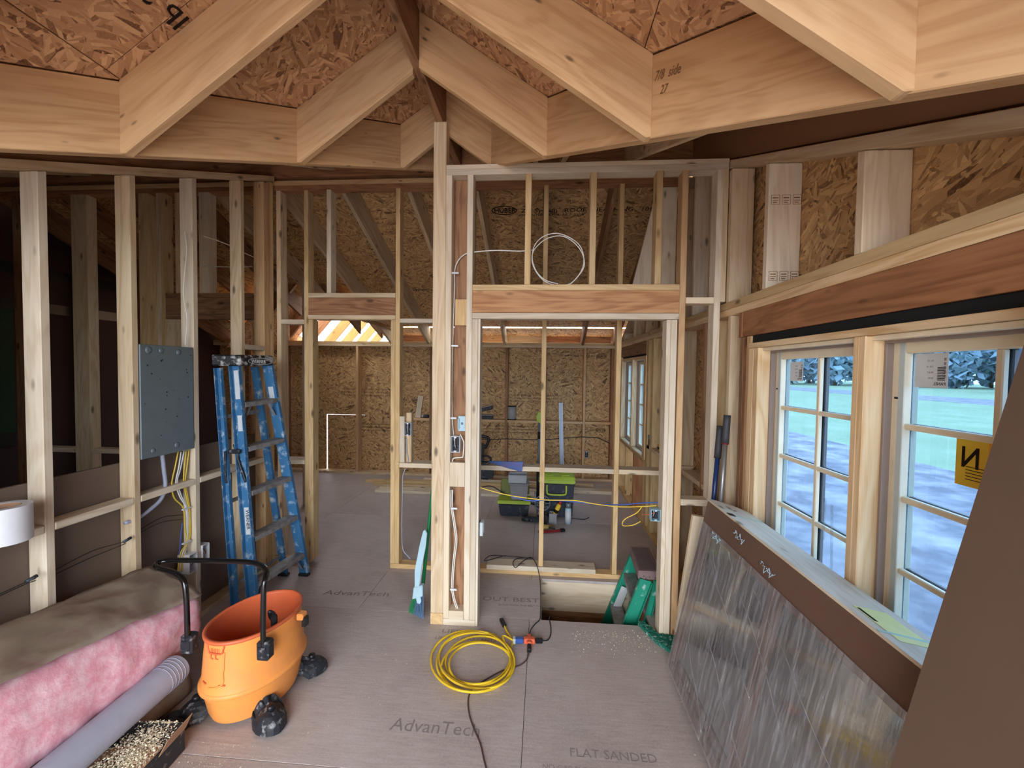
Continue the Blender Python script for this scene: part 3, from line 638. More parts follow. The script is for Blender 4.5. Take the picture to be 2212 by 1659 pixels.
# sheathing: dormer slopes
def deck(name, pts, n, parent=ce, mat='osbroof', t=0.012):
    """sheet with corners pts lying on top of the rafters, thickness away from the room"""
    L = (Vector(pts[1])-Vector(pts[0])); Wd = None
    for p in pts[2:]:
        w = Vector(p)-Vector(pts[0]); w = w - L.normalized()*w.dot(L.normalized())
        if w.length > 1e-3: Wd = w; break
    T = L.normalized().cross(Wd.normalized()); tt = t if T.z > 0 else -t
    return prism(name, mat, pts, tt, L, Wd, parent, bev=0.001)
e = 0.0015
for s in (-1, 1):
    d0 = 0.0
    xe_wall = (1.29-XG) if s > 0 else (XG+2.45)
    for (a, b) in ((0.0, 1.03), (1.03, xe_wall)):
        def yv(d): return 2.15+(ZG-SG*d-3.08)/SM
        def pt(d, y): return (XG+s*d, y, ZG-SG*d+0.002)
        cuts = [-2.4, -0.9, 1.54] if a == 0 else [-2.4, -0.3]
        for i, c0 in enumerate(cuts):
            last = i == len(cuts)-1
            c1 = None if last else cuts[i+1]
            if last: pts = [pt(a+e, c0+e), pt(a+e, yv(a+e)), pt(b-e, yv(b-e)), pt(b-e, c0+e)]
            else: pts = [pt(a+e, c0+e), pt(a+e, c1-e), pt(b-e, c1-e), pt(b-e, c0+e)]
            deck('roof_sheet', pts, 0)
# main front slope outside the valleys
def pm(x, y): return (x, y, zmain(y)+0.002)
for s in (-1, 1):
    far = 1.29 if s > 0 else -5.45
    ds = [0.0, 0.9, 1.8, 3.0, 4.8] if s < 0 else [0.0, 0.9, 1.98]
    for a, b in zip(ds, ds[1:]):
        xa, xb = XG+s*a, XG+s*b
        if s < 0 and b > 4.7: xb = far
        ya = yval(xa) if a < 1.9 else 0.3; yb = yval(xb) if b < 1.9 or s > 0 else 0.3
        if s < 0 and a == 1.8: ya = yval(xa)
        deck('roof_sheet', [pm(xa+s*e, 3.44), pm(xb-s*e, 3.44), pm(xb-s*e, yb), pm(xa+s*e, ya)], 0)
# main back slope
def pb(x, y): return (x, y, zback(y)+0.002)
rows = [3.445, 4.50, 5.63, 6.42]
for i, (a, b) in enumerate(zip(rows, rows[1:])):
    xs = [-5.45, -4.8, -2.45, -1.2 if i % 2 else -0.6, 1.29]
    for xa, xb in zip(xs, xs[1:]):
        bb = b
        if xb <= -2.4 and i >= 1: continue
        deck('roof_sheet', [pb(xa+e, a+e), pb(xb-e, a+e), pb(xb-e, bb-e), pb(xa+e, bb-e)], 0, mat='osb')
for xa, xb, ye in ((-5.45, -4.12, 7.0), (-4.12, -2.45, 5.65)): deck('roof_sheet', [pb(xa+e, 4.502), pb(xb-e, 4.502), pb(xb-e, ye), pb(xa+e, ye)], 0, mat='osb')
deck('roof_sheet', [pb(-2.45, 6.46), pb(1.29, 6.46), pb(1.29, 7.0), pb(-2.45, 7.0)], 0, mat='osb')
def shell(pts): deck('light_leak_cover', pts, 0, mat='roofing', t=0.01)  # unseen outer layer added to block daylight leaking through sheet gaps
up_ = 0.02
for s in (-1, 1):
    dw = (1.33-XG) if s > 0 else (XG+2.5)
    yv_ = lambda d: 2.15+(ZG-SG*d-3.08)/SM
    shell([(XG, -2.45, ZG+up_), (XG, yv_(0)+0.03, ZG+up_), (XG+s*dw, max(yv_(dw), 0.2), ZG-SG*dw+up_), (XG+s*dw, -2.45, ZG-SG*dw+up_)])
    far = 1.33 if s > 0 else -5.5
    dd = abs(far-XG) if s > 0 else 1.9
    pts = [(XG, 3.45, zmain(3.45)+up_), (far, 3.45, zmain(3.45)+up_), (far, 0.2, zmain(0.2)+up_)]
    if s < 0: pts.append((XG-dd, 0.2, zmain(0.2)+up_))
    pts.append((XG+s*min(dd, 2.02), yval(XG+s*min(dd, 2.02))-0.03, zmain(yval(XG+s*min(dd, 2.02))-0.03)+up_))
    pts.append((XG, yval(XG)-0.03, zmain(yval(XG)-0.03)+up_))
    shell(pts)
shell([(-5.5, 3.43, zback(3.43)+up_), (1.33, 3.43, zback(3.43)+up_), (1.33, 6.42, zback(6.42)+up_), (-2.44, 6.42, zback(6.42)+up_), (-2.44, 5.6, zback(5.6)+up_), (-4.12, 5.6, zback(5.6)+up_), (-4.12, 7.0, zback(7.0)+up_), (-5.5, 7.0, zback(7.0)+up_)])
# eave blocks between rafter tails, with daylight slits
exs = [-2.39, -1.79, -1.19, -0.59, 0.01, 0.61, 1.09]
for i, (a, b) in enumerate(zip(exs, exs[1:])):
    S('eave_block', ['fir', 'fir', 'rafter', 'spruce', 'fir', 'brownw'][i], a+0.002, b-0.04, YB+0.25, YB+0.288, 2.148, 2.352, ce)
# lettering on the roof sheets
dl = Vector((-1, 0, -SG)).normalized(); dy = Vector((0, 1, 0))
def on_left(d, y): return Vector((XG-d, y, ZG-SG*d-0.0005))
huber(ce, on_left(0.93, 1.90), dl*0.15+dy*-1.0, -dl, 1.0, rest=None)
def lt(s_, d, y, size, xd, yd): text('roof_print', s_, size, on_left(d, y), xd, yd, 'ink', ce)
lt('we', 0.64, 1.42, 0.10, Vector((0, -1, 0))+dl*0.1, -dl)
text('roof_print', 'ZIP System', 0.11, on_left(0.78, 1.66), Vector((0, -1, 0)), -dl, 'ink', ce)
text('roof_print', 'EXPOSURE 1  PATENTED', 0.035, on_left(0.90, 1.2), Vector((0, -1, 0)), -dl, 'ink', ce)
text('roof_print', 'STRUCTURAL SHEATHING', 0.035, on_left(0.55, 1.30), Vector((0, -1, 0)), -dl, 'ink', ce)
for k in range(2): text('roof_print', 'HUBER ENGINEERED WOODS', 0.045, on_left(1.45+k*0.07, 1.35), Vector((0, -1, 0)), -dl, 'ink', ce)
# back slope print seen through the opening
bn = Vector((0, 1, -SM)).normalized()
q0 = Vector((-0.54, 4.22, zback(4.22)-0.0005))
huber(ce, q0, (1, 0, 0), -bn, 1.45, rest='ZIP System   ROOF SHEATHING   101')
huber(ce, (-1.44, 5.22, zback(5.22)-0.0005), (1, 0, 0), -bn, 1.2, rest=None)
text('roof_print', 'ZIP System', 0.08, (-1.9, 5.5, zback(5.5)-0.0005), (1, 0, 0), -bn, 'ink', ce)
# pencilled note on the right valley rafter
vr = Vector((1, 0, 0))
A = Vector((0.36, yval(0.36), zdorm(0.36)-0.10)); Lv = (Vector((0.9, yval(0.9), zdorm(0.9)))-Vector((0.3, yval(0.3), zdorm(0.3)))).normalized()
nrm = Vector((Lv.y, -Lv.x, 0)).normalized(); nrm = nrm if nrm.y < 0 else -nrm
text('pencil_note', '7/8  side', 0.045, A+Lv*0.03+nrm*0.003, Lv, (0, 0, 1), 'handink', ce, 0.0004, 0.8)
text('pencil_note', '27', 0.04, A+Lv*0.06+Vector((0, 0, -0.05))+nrm*0.003, Lv, (0, 0, 1), 'handink', ce, 0.0004, 0.8)
# ---- unsheathed gable wing beyond the back wall (left)
wing = struct('roof_wing', (-3.2, 8, 2.1))
XW, ZW, SW = -3.15, 3.22, 1.15
for y, m1 in ((5.35, 'fir'), (6.1, 'fir'), (6.75, 'fir'), (7.4, 'sunlit_lumber'), (8.0, 'sunlit_lumber'), (8.6, 'sunlit_lumber'), (9.2, 'sunlit_lumber')):
    for s in ((-1, 1) if y < 7 else (-1,)):
        hw = 0.93 if y > 6.6 else 0.72
        a, b = XW+s*0.02, XW+s*hw
        zz = lambda x: ZW-SW*abs(x-XW)
        prism('wing_rafter', m1 if s < 0 else 'brownw', [(a, y, zz(a)), (b, y, zz(b)), (b, y, zz(b)-0.24), (a, y, zz(a)-0.24)], -s*0.045, Vector((s, 0, -SW)), (0, 0, 1), wing)
S('wing_ridge', 'brownw', XW-0.02, XW+0.02, 5.3, 9.3, 3.0, 3.21, wing)
for s in (-1, 1): S('wing_plate', 'pale', XW+s*0.93-0.05, XW+s*0.93+0.05, 6.62, 9.3, 2.02, 2.1, wing)
prism('roof_sheet', 'osbroof', [(XW-0.35, 5.3, ZW-SW*0.35+0.004), (XW-0.35, 6.6, ZW-SW*0.35+0.004), (XW-1.1, 6.6, ZW-SW*1.1+0.004), (XW-1.1, 5.3, ZW-SW*1.1+0.004)], 0.012, (0, 1, 0), (-1, 0, -SW), wing)
prism('roof_sheet', 'osbroof', [(XW+0.05, 5.25, ZW-SW*0.05+0.004), (XW+0.05, 7.8, ZW-SW*0.05+0.004), (XW+0.8, 7.8, ZW-SW*0.8+0.004), (XW+0.8, 5.25, ZW-SW*0.8+0.004)], -0.012, (0, 1, 0), (1, 0, -SW), wing)
# ================================================================== WINDOWS
def window(n, units, zb=0.755, zt=1.858):
    w = struct('window_%d' % n, (XR, units[0][1], zb))
    ya, yb = units[-1][0], units[0][1]
    # jambs and extension (clear pine)
    S('head_jamb', 'clear', XR-0.012, XR+0.10, ya-0.10, yb+0.10, zt-0.022, zt+0.004, w); S('head_jamb', 'sash', XR+0.012, XR+0.10, ya-0.02, yb+0.02, zt-0.040, zt-0.023, w)
    S('sill_board', 'clear', XR-0.012, XR+0.10, ya-0.10, yb+0.10, zb-0.022, zb, w)
    for yy0, yy1 in ((yb, yb+0.048), (yb+0.049, yb+0.10)): S('side_jamb', 'clear', XR-0.010, XR+0.11, yy0, yy1, zb+0.001, zt-0.023, w, bev=0.003)
    S('side_jamb', 'clear', XR-0.010, XR+0.11, ya-0.10, ya, zb+0.001, zt-0.023, w)
    for (a, b), (c, d) in zip(units, units[1:]):
        S('mullion_jamb', 'clear', XR-0.010, XR+0.09, a-0.030, a-0.001, zb+0.001, zt-0.023, w, bev=0.003); S('mullion_jamb', 'clear', XR-0.010, XR+0.09, d+0.001, d+0.030, zb+0.001, zt-0.023, w, bev=0.003)
    for (a, b) in units:
        # inner stop strip then casement sash
        for (y0, y1, z0, z1) in ((a, b, zt-0.050, zt-0.036), (a, b, zb, zb+0.014), (a, a+0.012, zb+0.014, zt-0.05), (b-0.012, b, zb+0.014, zt-0.05)):
            S('stop', 'cladgrey', XR+0.05, XR+0.075, y0, y1, z0, z1, w)
        sr = S('sash', 'sash', XR+0.078, XR+0.128, b-0.050, b-0.003, zb+0.005, zt-0.045, w, bev=0.004)
        S('sash_rail', 'sash', XR+0.078, XR+0.128, a+0.003, a+0.050, zb+0.005, zt-0.045, sr, bev=0.004)
        S('sash_rail', 'sash', XR+0.078, XR+0.128, a+0.050, b-0.050, zb+0.005, zb+0.045, sr, bev=0.004)
        S('sash_rail', 'sash', XR+0.078, XR+0.128, a+0.050, b-0.050, zt-0.085, zt-0.045, sr, bev=0.004)
        S('weatherstrip', 'stripw', XR+0.0765, XR+0.0785, b-0.052, b-0.030, zb+0.01, zt-0.05, sr)
        g0, g1, h0, h1 = a+0.050, b-0.050, zb+0.045, zt-0.085
        S('pane', 'pane', XR+0.103, XR+0.107, g0, g1, h0, h1, w, bev=0)
        ym = (g0+g1)/2
        for xx in (XR+0.084, XR+0.1085):
            S('muntin', 'sash' if xx < XR+0.1 else 'cladgrey', xx, xx+0.017, ym-0.010, ym+0.010, h0, h1, w, bev=0.003)
            for k in range(1, 4):
                z = h0+(h1-h0)*k/4
                S('muntin', 'sash' if xx < XR+0.1 else 'cladgrey', xx+0.0005, xx+0.0165, g0, g1, z-0.010, z+0.010, w, bev=0.003)
        for k in range(2):
            S('sash_lock', 'black', XR+0.0768, XR+0.0778, b-0.046, b-0.016, 1.62-k*0.5, 1.627-k*0.5, w, bev=0) if k == 0 else None
    return w
w1 = window(1, [(1.587, 2.25), (0.864, 1.527)])
w2 = window(2, [(5.37, 6.02), (4.72, 5.31)], 0.765, 1.875)
# glass stickers (inside faces)
def sticker(y0, y1, z0, z1, big=True):
    x = XR+0.1025
    s = S('pane_sticker', 'label', x-0.0008, x, y0, y1, z0, z1, w1, bev=0)
    xd, yd = (0, 1, 0), (0, 0, 1)   # print faces outdoors, so it reads mirrored from in here
    sz = (z1-z0)
    text('sticker_print', 'PANEL', sz*0.13, (x-0.001, y0+0.006, z0+0.008), xd, yd, 'ink', s, 0.0002)
    for k in range(5): S('sticker_print', 'inkfaint', x-0.0014, x-0.0009, y0+(y1-y0)*0.06, y0+(y1-y0)*(0.12+0.0*k), z0+sz*(0.30+0.12*k), z0+sz*(0.38+0.12*k), s, bev=0)
    for k in range(9):
        a = z0+sz*(0.22+0.045*k); S('barcode_print', 'ink', x-0.0014, x-0.0009, y0+(y1-y0)*0.08, y0+(y1-y0)*0.30, a, a+sz*0.022, s, bev=0)
    for k in range(4): text('sticker_print', ['4773', 'MULT', 'CN 10', 'No 42'][k], sz*0.08, (x-0.001, y0+(y1-y0)*0.42, z0+sz*(0.25+0.17*k)), xd, yd, 'inkfaint', s, 0.0002)
a_, b_ = P(1978, 765, 'x', XR+0.102), P(2047, 832, 'x', XR+0.102)
sticker(b_.y, a_.y, min(a_.z, b_.z)-0.01, max(a_.z, b_.z)+0.0)
a_, b_ = P(1708, 782, 'x', XR+0.102), P(1734, 824, 'x', XR+0.102)
sticker(b_.y, a_.y, b_.z, a_.z)
a_, b_ = P(2068, 932, 'x', XR+0.102), P(2064, 1044, 'x', XR+0.102)
yl, zt_, zb_ = a_.y, a_.z, b_.z
x = XR+0.1025
ys_ = S('pane_sticker', 'yellowp', x-0.0012, x-0.0002, yl-0.22, yl, zb_, zt_, w1, bev=0)
for k, (c, d) in enumerate(((0.09, 0.11), (0.15, 0.06))): S('sticker_print', 'amber', x-0.0016, x-0.0012, yl-c-0.05, yl-c, zb_+0.01, zt_-0.02*(k+0.3), ys_, bev=0)
for ch, o_ in (('N', 0.070), ('I', 0.108), ('V', 0.172), ('R', 0.232)): text('sticker_print', ch, 0.085, (x-0.002, yl-o_, zb_+0.055), (0, 1, 0), (0, 0, 1), 'ink', ys_, 0.0003, 0.85, True)
for k in range(5): S('sticker_print', 'ink', x-0.0019, x-0.0014, yl-0.10, yl-0.03, zb_+0.02+k*0.009, zb_+0.022+k*0.009, ys_, bev=0)
# ================================================================== OUTSIDE
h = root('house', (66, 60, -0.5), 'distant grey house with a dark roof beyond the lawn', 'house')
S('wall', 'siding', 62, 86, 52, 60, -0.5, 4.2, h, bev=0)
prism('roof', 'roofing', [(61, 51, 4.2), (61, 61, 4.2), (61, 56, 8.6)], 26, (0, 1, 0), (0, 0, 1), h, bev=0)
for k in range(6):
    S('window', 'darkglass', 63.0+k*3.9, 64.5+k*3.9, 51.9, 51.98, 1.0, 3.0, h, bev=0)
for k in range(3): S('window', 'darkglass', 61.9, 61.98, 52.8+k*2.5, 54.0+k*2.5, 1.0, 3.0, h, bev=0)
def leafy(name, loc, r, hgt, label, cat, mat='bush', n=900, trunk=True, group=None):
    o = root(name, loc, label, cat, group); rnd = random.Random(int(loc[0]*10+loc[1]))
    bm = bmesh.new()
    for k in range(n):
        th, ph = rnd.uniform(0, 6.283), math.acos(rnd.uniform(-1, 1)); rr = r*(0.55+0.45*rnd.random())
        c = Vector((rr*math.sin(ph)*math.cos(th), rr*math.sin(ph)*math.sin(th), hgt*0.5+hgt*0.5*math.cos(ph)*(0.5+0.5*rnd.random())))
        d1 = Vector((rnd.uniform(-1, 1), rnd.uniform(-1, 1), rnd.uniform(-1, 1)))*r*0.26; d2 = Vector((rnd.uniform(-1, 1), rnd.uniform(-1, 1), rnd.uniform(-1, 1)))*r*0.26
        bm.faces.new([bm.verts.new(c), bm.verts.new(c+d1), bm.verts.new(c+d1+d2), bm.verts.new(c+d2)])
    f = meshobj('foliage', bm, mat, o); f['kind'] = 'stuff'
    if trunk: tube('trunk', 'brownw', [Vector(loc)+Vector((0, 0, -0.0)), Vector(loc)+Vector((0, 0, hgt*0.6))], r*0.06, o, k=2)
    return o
rt_ = random.Random(3)
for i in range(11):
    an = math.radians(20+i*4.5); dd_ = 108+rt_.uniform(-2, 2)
    leafy('tree', (dd_*math.sin(an), dd_*math.cos(an), -0.5), 4.1, 13+rt_.uniform(-1.5, 2), 'haze tinted grey green tree in the far row beyond the lawn and the house', 'tree', n=1100, group='trees beyond the lawn')
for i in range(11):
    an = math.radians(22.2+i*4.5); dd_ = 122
    leafy('tree', (dd_*math.sin(an), dd_*math.cos(an), -0.5), 4.6, 15.5, 'taller haze tinted tree showing between the crowns of the far row', 'tree', n=900, group='taller trees behind the far row')
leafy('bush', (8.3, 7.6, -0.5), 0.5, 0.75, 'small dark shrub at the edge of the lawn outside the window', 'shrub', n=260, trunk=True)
# ================================================================== THINGS NEAR THE CAMERA, LEFT
# ---- vacuum drum
VX, VY = -1.455, 2.0
v = root('shop_vacuum', (VX, VY, 0), 'orange oval shop vacuum drum without its lid, black tube handle', 'vacuum', rotz=math.radians(-12))
AX, AY = 0.180, 0.235
prof = [(0.80, 0.028), (0.90, 0.03), (0.955, 0.06), (1.02, 0.135), (1.09, 0.175), (1.105, 0.19), (1.09, 0.20), (1.06, 0.225), (1.02, 0.34), (1.0, 0.385), (1.005, 0.43), (0.97, 0.432)]
d = lathe('drum', 'orange', prof, (VX, VY, 0), v, 56, AX, AY, math.radians(-12), cap=False); sharpen(d, 25)
inn = lathe('drum_inside', 'orangein', [(0.0, 0.05), (0.78, 0.05), (0.88, 0.08), (0.94, 0.18), (0.955, 0.36), (0.97, 0.431)], (VX, VY, 0), v, 56, AX, AY, math.radians(-12), cap=False)
lathe('rim', 'orangein', [(1.0, 0.418), (1.03, 0.42), (1.035, 0.432), (0.975, 0.436), (0.955, 0.425)], (VX, VY, 0), v, 56, AX, AY, math.radians(-12), cap=False)
lathe('belt_ridge', 'orange', [(1.10, 0.172), (1.125, 0.178), (1.125, 0.192), (1.09, 0.198)], (VX, VY, 0), v, 56, AX, AY, math.radians(-12), cap=False)
UL, UR = Vector((-1.672, 1.822, 0)), Vector((-1.285, 1.812, 0))
for u, nm in ((UL, 'l'), (UR, 'r')):
    b_ = S('handle_bracket', 'blacks', u.x-0.03, u.x+0.03, u.y-0.012, u.y+0.04, 0.33, 0.42, v, bev=0.008); b2 = S('bracket_clip', 'blacks', u.x-0.022, u.x+0.022, u.y-0.02, u.y+0.0, 0.35, 0.40, b_, bev=0.005)
zt = 0.705
tube('handle', 'gloss', [(UL.x, UL.y, 0.36), (UL.x, UL.y, 0.5), (UL.x-0.005, UL.y, zt-0.07), (UL.x-0.03, UL.y+0.01, zt-0.02), (UL.x-0.10, UL.y+0.03, zt), (UL.x-0.20, UL.y+0.055, zt+0.004),
     (UL.x-0.235, UL.y+0.085, zt+0.008), (UL.x-0.20, UL.y+0.115, zt+0.012), (UL.x-0.05, UL.y+0.12, zt+0.018), (UL.x+0.2, UL.y+0.115, zt+0.025), (UR.x-0.09, UR.y+0.10, zt+0.028), (UR.x-0.025, UR.y+0.06, zt+0.025), (UR.x, UR.y+0.02, zt+0.008), (UR.x+0.003, UR.y+0.002, zt-0.035), (UR.x, UR.y, 0.5), (UR.x, UR.y, 0.36)], 0.0125, v, k=5, seg=12)
cl = S('latch', 'black', -1.335, -1.305, 1.93, 1.955, 0.37, 0.47, v, bev=0.008); tube('latch_loop', 'black', [(-1.32, 1.945, 0.47), (-1.335, 1.93, 0.49), (-1.345, 1.95, 0.45), (-1.33, 1.96, 0.42)], 0.008, cl)
S('lid_catch', 'orange', -1.262, -1.225, 2.03, 2.075, 0.385, 0.42, v, bev=0.006); S('catch_lever', 'black', -1.236, -1.212, 2.035, 2.07, 0.35, 0.40, v, bev=0.004)
# embossed marks and slots on the front
def on_drum(ang, z, k=1.0):
    rr = 1.0
    for (r0, z0), (r1, z1) in zip(prof, prof[1:]):
        if z0 <= z <= z1: rr = r0+(r1-r0)*(z-z0)/(z1-z0)
    c, s_ = math.cos(ang), math.sin(ang); R_ = Matrix.Rotation(math.radians(-12), 3, 'Z')
    p = R_ @ Vector((AX*rr*k*c, AY*rr*k*s_, 0)); tn = R_ @ Vector((-AX*s_, AY*c, 0)); return Vector((VX, VY, z))+p, tn.normalized()
ca = math.radians(268)
for k, ch in enumerate('LL'):
    p, tn = on_drum(ca+k*0.14, 0.355, 1.004); text('moulded_letter', ch, 0.036, p, tn, (0, 0, 1), 'orangein', v, 0.001, 1.0, True)
for k in range(6):
    p, tn = on_drum(ca+0.02+k*0.045, 0.385, 1.004); board('moulded_tick', 'orangein', p, p+Vector((0, 0, 0.018)), 0.003, 0.003, tn, v, bev=0)
path = [on_drum(ca-0.12+0.5*t_/12, 0.425-0.045*min(1, 3*math.sin(math.pi*t_/12)), 1.01)[0] for t_ in range(13)]
tube('spout_lip', 'orangein', path, 0.004, v, k=2, seg=6)
for a_ in (4.45, 4.95):
    p, tn = on_drum(a_, 0.24, 1.006); board('moulded_slot', 'orangein', p, p+tn*0.03, 0.006, 0.004, (0, 0, 1), v, bev=0)
path = [on_drum(5.05+0.01*math.sin(3*t_), 0.385-0.14*t_/6, 1.008)[0] for t_ in range(7)] + [on_drum(4.98-0.3*t_/5, 0.235-0.01*t_/5, 1.008)[0] for t_ in range(1, 6)]
tube('moulded_panel_edge', 'orange', path, 0.0035, v, k=2, seg=6)
def caster(px_, py_, rot):
    cc = Vector((px_, py_, 0)); R_ = Matrix.Rotation(rot, 4, 'Z')
    bm = bmesh.new(); bmesh.ops.create_uvsphere(bm, u_segments=18, v_segments=10, radius=1)
    bmesh.ops.delete(bm, geom=[q for q in bm.verts if q.co.z < -0.15], context='VERTS')
    for q in bm.verts: q.co = Vector((q.co.x*0.105, q.co.y*0.072, 0.012+max(q.co.z, -0.1)*0.075+(0.03 if q.co.x < -0.3 else 0)))+noise.noise_vector(q.co*9)*0.004
    c_ = meshobj('caster_cowl', bm, 'blacks', v, Matrix.Translation(cc+R_.to_3x3() @ Vector((-0.02, 0, 0))) @ R_)
    lathe('caster_knob', 'black', [(0.018, 0), (0.018, 0.022), (0.012, 0.028)], cc+Vector((0, 0, 0.078)), c_, 16)
    bm = bmesh.new(); bmesh.ops.create_cone(bm, cap_ends=True, segments=18, radius1=0.022, radius2=0.022, depth=0.03)
    meshobj('wheel', bm, 'black', c_, Matrix.Translation(cc+R_.to_3x3() @ Vector((0.03, 0, 0.022))) @ R_ @ Matrix.Rotation(math.radians(90), 4, 'X'), smooth=False)
caster(-1.262, 1.830, -0.7); caster(-1.265, 2.185, 0.6); caster(-1.625, 2.17, 2.3); caster(-1.655, 1.85, 3.8)
# ---- insulation batts
def batt(name, label, secs, pinkm, group=None, top=True, amp=0.012):
    o = root(name, tuple(secs[0][0]), label, 'insulation', group)
    bm = bmesh.new(); bt = bmesh.new(); rows = []; trow = []
    n = 44
    for i in range(n+1):
        u = i/n*(len(secs)-1); k = min(int(u), len(secs)-2); f = u-k
        c = [Vector(secs[k][j]).lerp(Vector(secs[k+1][j]), f) for j in range(4)]   # TL TR BR BL
        def seg(a, b, m, bulge): return [a.lerp(b, t/m)+Vector((0, 0, 1))*bulge*math.sin(math.pi*t/m) for t in range(m)]
        ring = seg(c[0], c[1], 8, 0.03)+[q+Vector((0.018*math.sin(math.pi*j/6), 0, 0)) for j, q in enumerate(seg(c[1], c[2], 6, 0))]+seg(c[2], c[3], 3, 0)+seg(c[3], c[0], 3, 0)
        rr = []
        for q in ring:
            nz = noise.noise_vector(q*14)*amp+noise.noise_vector(q*5)*amp*0.8; rr.append(bm.verts.new(q+nz))
        rows.append(rr)
        tr = []
        for t in range(15):
            q = c[0].lerp(c[1], t/14.0*1.02); z = 0.03*math.sin(math.pi*min(1, t/14.0))+0.014
            w_ = 0.010+noise.noise(Vector((q.x*5, q.y*3, 1)))*0.014+noise.noise(Vector((q.x*15+q.y*7, q.y*4, 7)))*0.013+abs(noise.noise(Vector((q.x*9-q.y*6, q.y*9, 3))))*0.014
            tr.append(bt.verts.new(q+Vector((noise.noise(q*7)*0.01, 0, z+w_+0.004))))
        trow.append(tr)
    m = len(rows[0])
    for a, b in zip(rows, rows[1:]):
        for k in range(m): bm.faces.new((a[k], a[(k+1) % m], b[(k+1) % m], b[k]))
    bm.faces.new(rows[0]); bm.faces.new(rows[-1][::-1]); bmesh.ops.recalc_face_normals(bm, faces=bm.faces)
    meshobj('fibreglass', bm, pinkm, o, Matrix.Identity(4), smooth=True)
    if top:
        for a, b in zip(trow, trow[1:]):
            for k in range(14): bt.faces.new((a[k], a[k+1], b[k+1], b[k]))
        bmesh.ops.recalc_face_normals(bt, faces=bt.faces)
        f_ = meshobj('kraft_facing', bt, 'kraft', o, Matrix.Identity(4), smooth=True); md = f_.modifiers.new('t', 'SOLIDIFY'); md.thickness = 0.002
    return o
batt('insulation_batt', 'long pink insulation batt with brown kraft facing along the stud wall', [
    ((-2.20, 2.16, 0.545), (-1.83, 2.08, 0.43), (-1.86, 2.08, 0.20), (-2.2, 2.16, 0.20)),
    ((-2.24, 1.75, 0.56), (-1.85, 1.72, 0.50), (-1.82, 1.72, 0.23), (-2.25, 1.75, 0.2)),
    ((-2.25, 1.30, 0.60), (-1.86, 1.28, 0.56), (-1.79, 1.28, 0.27), (-2.25, 1.3, 0.2)),
    ((-2.25, 0.70, 0.62), (-1.85, 0.70, 0.58), (-1.79, 0.70, 0.29), (-2.25, 0.7, 0.2))], 'pink')
batt('insulation_batt', 'lower brown faced insulation batt under the long pink batt', [
    ((-2.24, 2.02, 0.18), (-1.82, 1.98, 0.125), (-1.80, 1.98, 0.005), (-2.24, 2.02, 0.005)),
    ((-2.24, 1.30, 0.18), (-1.81, 1.30, 0.125), (-1.80, 1.30, 0.005), (-2.24, 1.3, 0.005)),
    ((-2.24, 0.70, 0.18), (-1.81, 0.70, 0.125), (-1.80, 0.70, 0.005), (-2.24, 0.7, 0.005))], 'kraft', top=False, amp=0.004)
r_ = root('paper_roll', (-1.78, 1.87, 0.14), 'long pale blue grey roll of paper lying beside the pink batt', 'paper roll')
A, B = Vector((-1.775, 1.87, 0.215)), Vector((-1.735, 0.95, 0.215)); Ld = (B-A).normalized()
tube('roll_body', 'paper', [A, A.lerp(B, .5), B], 0.066, r_, k=3, seg=36)
sharpen(bpy.data.objects['roll_body'], 40)
for k in range(5): tube('wrap_edge', 'paper', [A+Ld*(0.02+k*0.018)+Vector((math.cos(a), 0, math.sin(a)))*0.0668 for a in [x*math.pi/12 for x in range(24)]], 0.0012, r_, k=1, seg=5, closed=True, smooth_path=False)
tube('core', 'card', [A+Ld*-0.002, A+Ld*0.002], 0.03, r_, k=1, seg=20, smooth_path=False)
# ---- cardboard box with sawdust
bx_ = root('cardboard_box', (-1.66, 1.5, 0), 'crushed cardboard box with black print, littered with sawdust', 'box')
Rb = Matrix.Rotation(math.radians(4), 3, 'Z'); cb = Vector((-1.665, 1.50, 0))
def bxp(x, y, z): return cb+Rb @ Vector((x, y, z))
S_ = lambda nm, mt, x0, x1, y0, y1, z0, z1: board(nm, mt, bxp((x0+x1)/2, y0, (z0+z1)/2), bxp((x0+x1)/2, y1, (z0+z1)/2), x1-x0, z1-z0, Rb @ Vector((1, 0, 0)), bx_, bev=0.001)
S_('bottom', 'card', -0.12, 0.12, -0.26, 0.17, 0.0, 0.004)
S_('side_panel', 'cardblack', 0.116, 0.12, -0.26, 0.17, 0.004, 0.115); S_('side_panel', 'card', -0.12, -0.116, -0.26, 0.17, 0.004, 0.115)
S_('end_panel', 'card', -0.116, 0.116, -0.26, -0.256, 0.004, 0.115); S_('end_panel', 'cardblack', -0.116, 0.116, 0.166, 0.17, 0.004, 0.115)
prism('flap', 'card', [bxp(-0.12, -0.26, 0.117), bxp(0.12, -0.26, 0.117), bxp(0.12, 0.06, 0.117), bxp(-0.05, 0.08, 0.120), bxp(-0.12, 0.02, 0.118)], 0.003, Rb @ Vector((1, 0, 0)), Rb @ Vector((0, 1, 0)), bx_)
prism('flap', 'cardblack', [bxp(-0.11, 0.05, 0.118), bxp(0.12, 0.07, 0.118), bxp(0.12, 0.17, 0.120), bxp(-0.08, 0.175, 0.126)], 0.003, Rb @ Vector((1, 0, 0)), Rb @ Vector((0, 1, 0.05)), bx_)
prism('flap', 'card', [bxp(0.121, 0.03, 0.10), bxp(0.13, 0.17, 0.10), bxp(0.155, 0.18, 0.16), bxp(0.135, 0.05, 0.155)], 0.003, Rb @ Vector((0, 1, 0)), Rb @ Vector((0.4, 0, 1)), bx_)
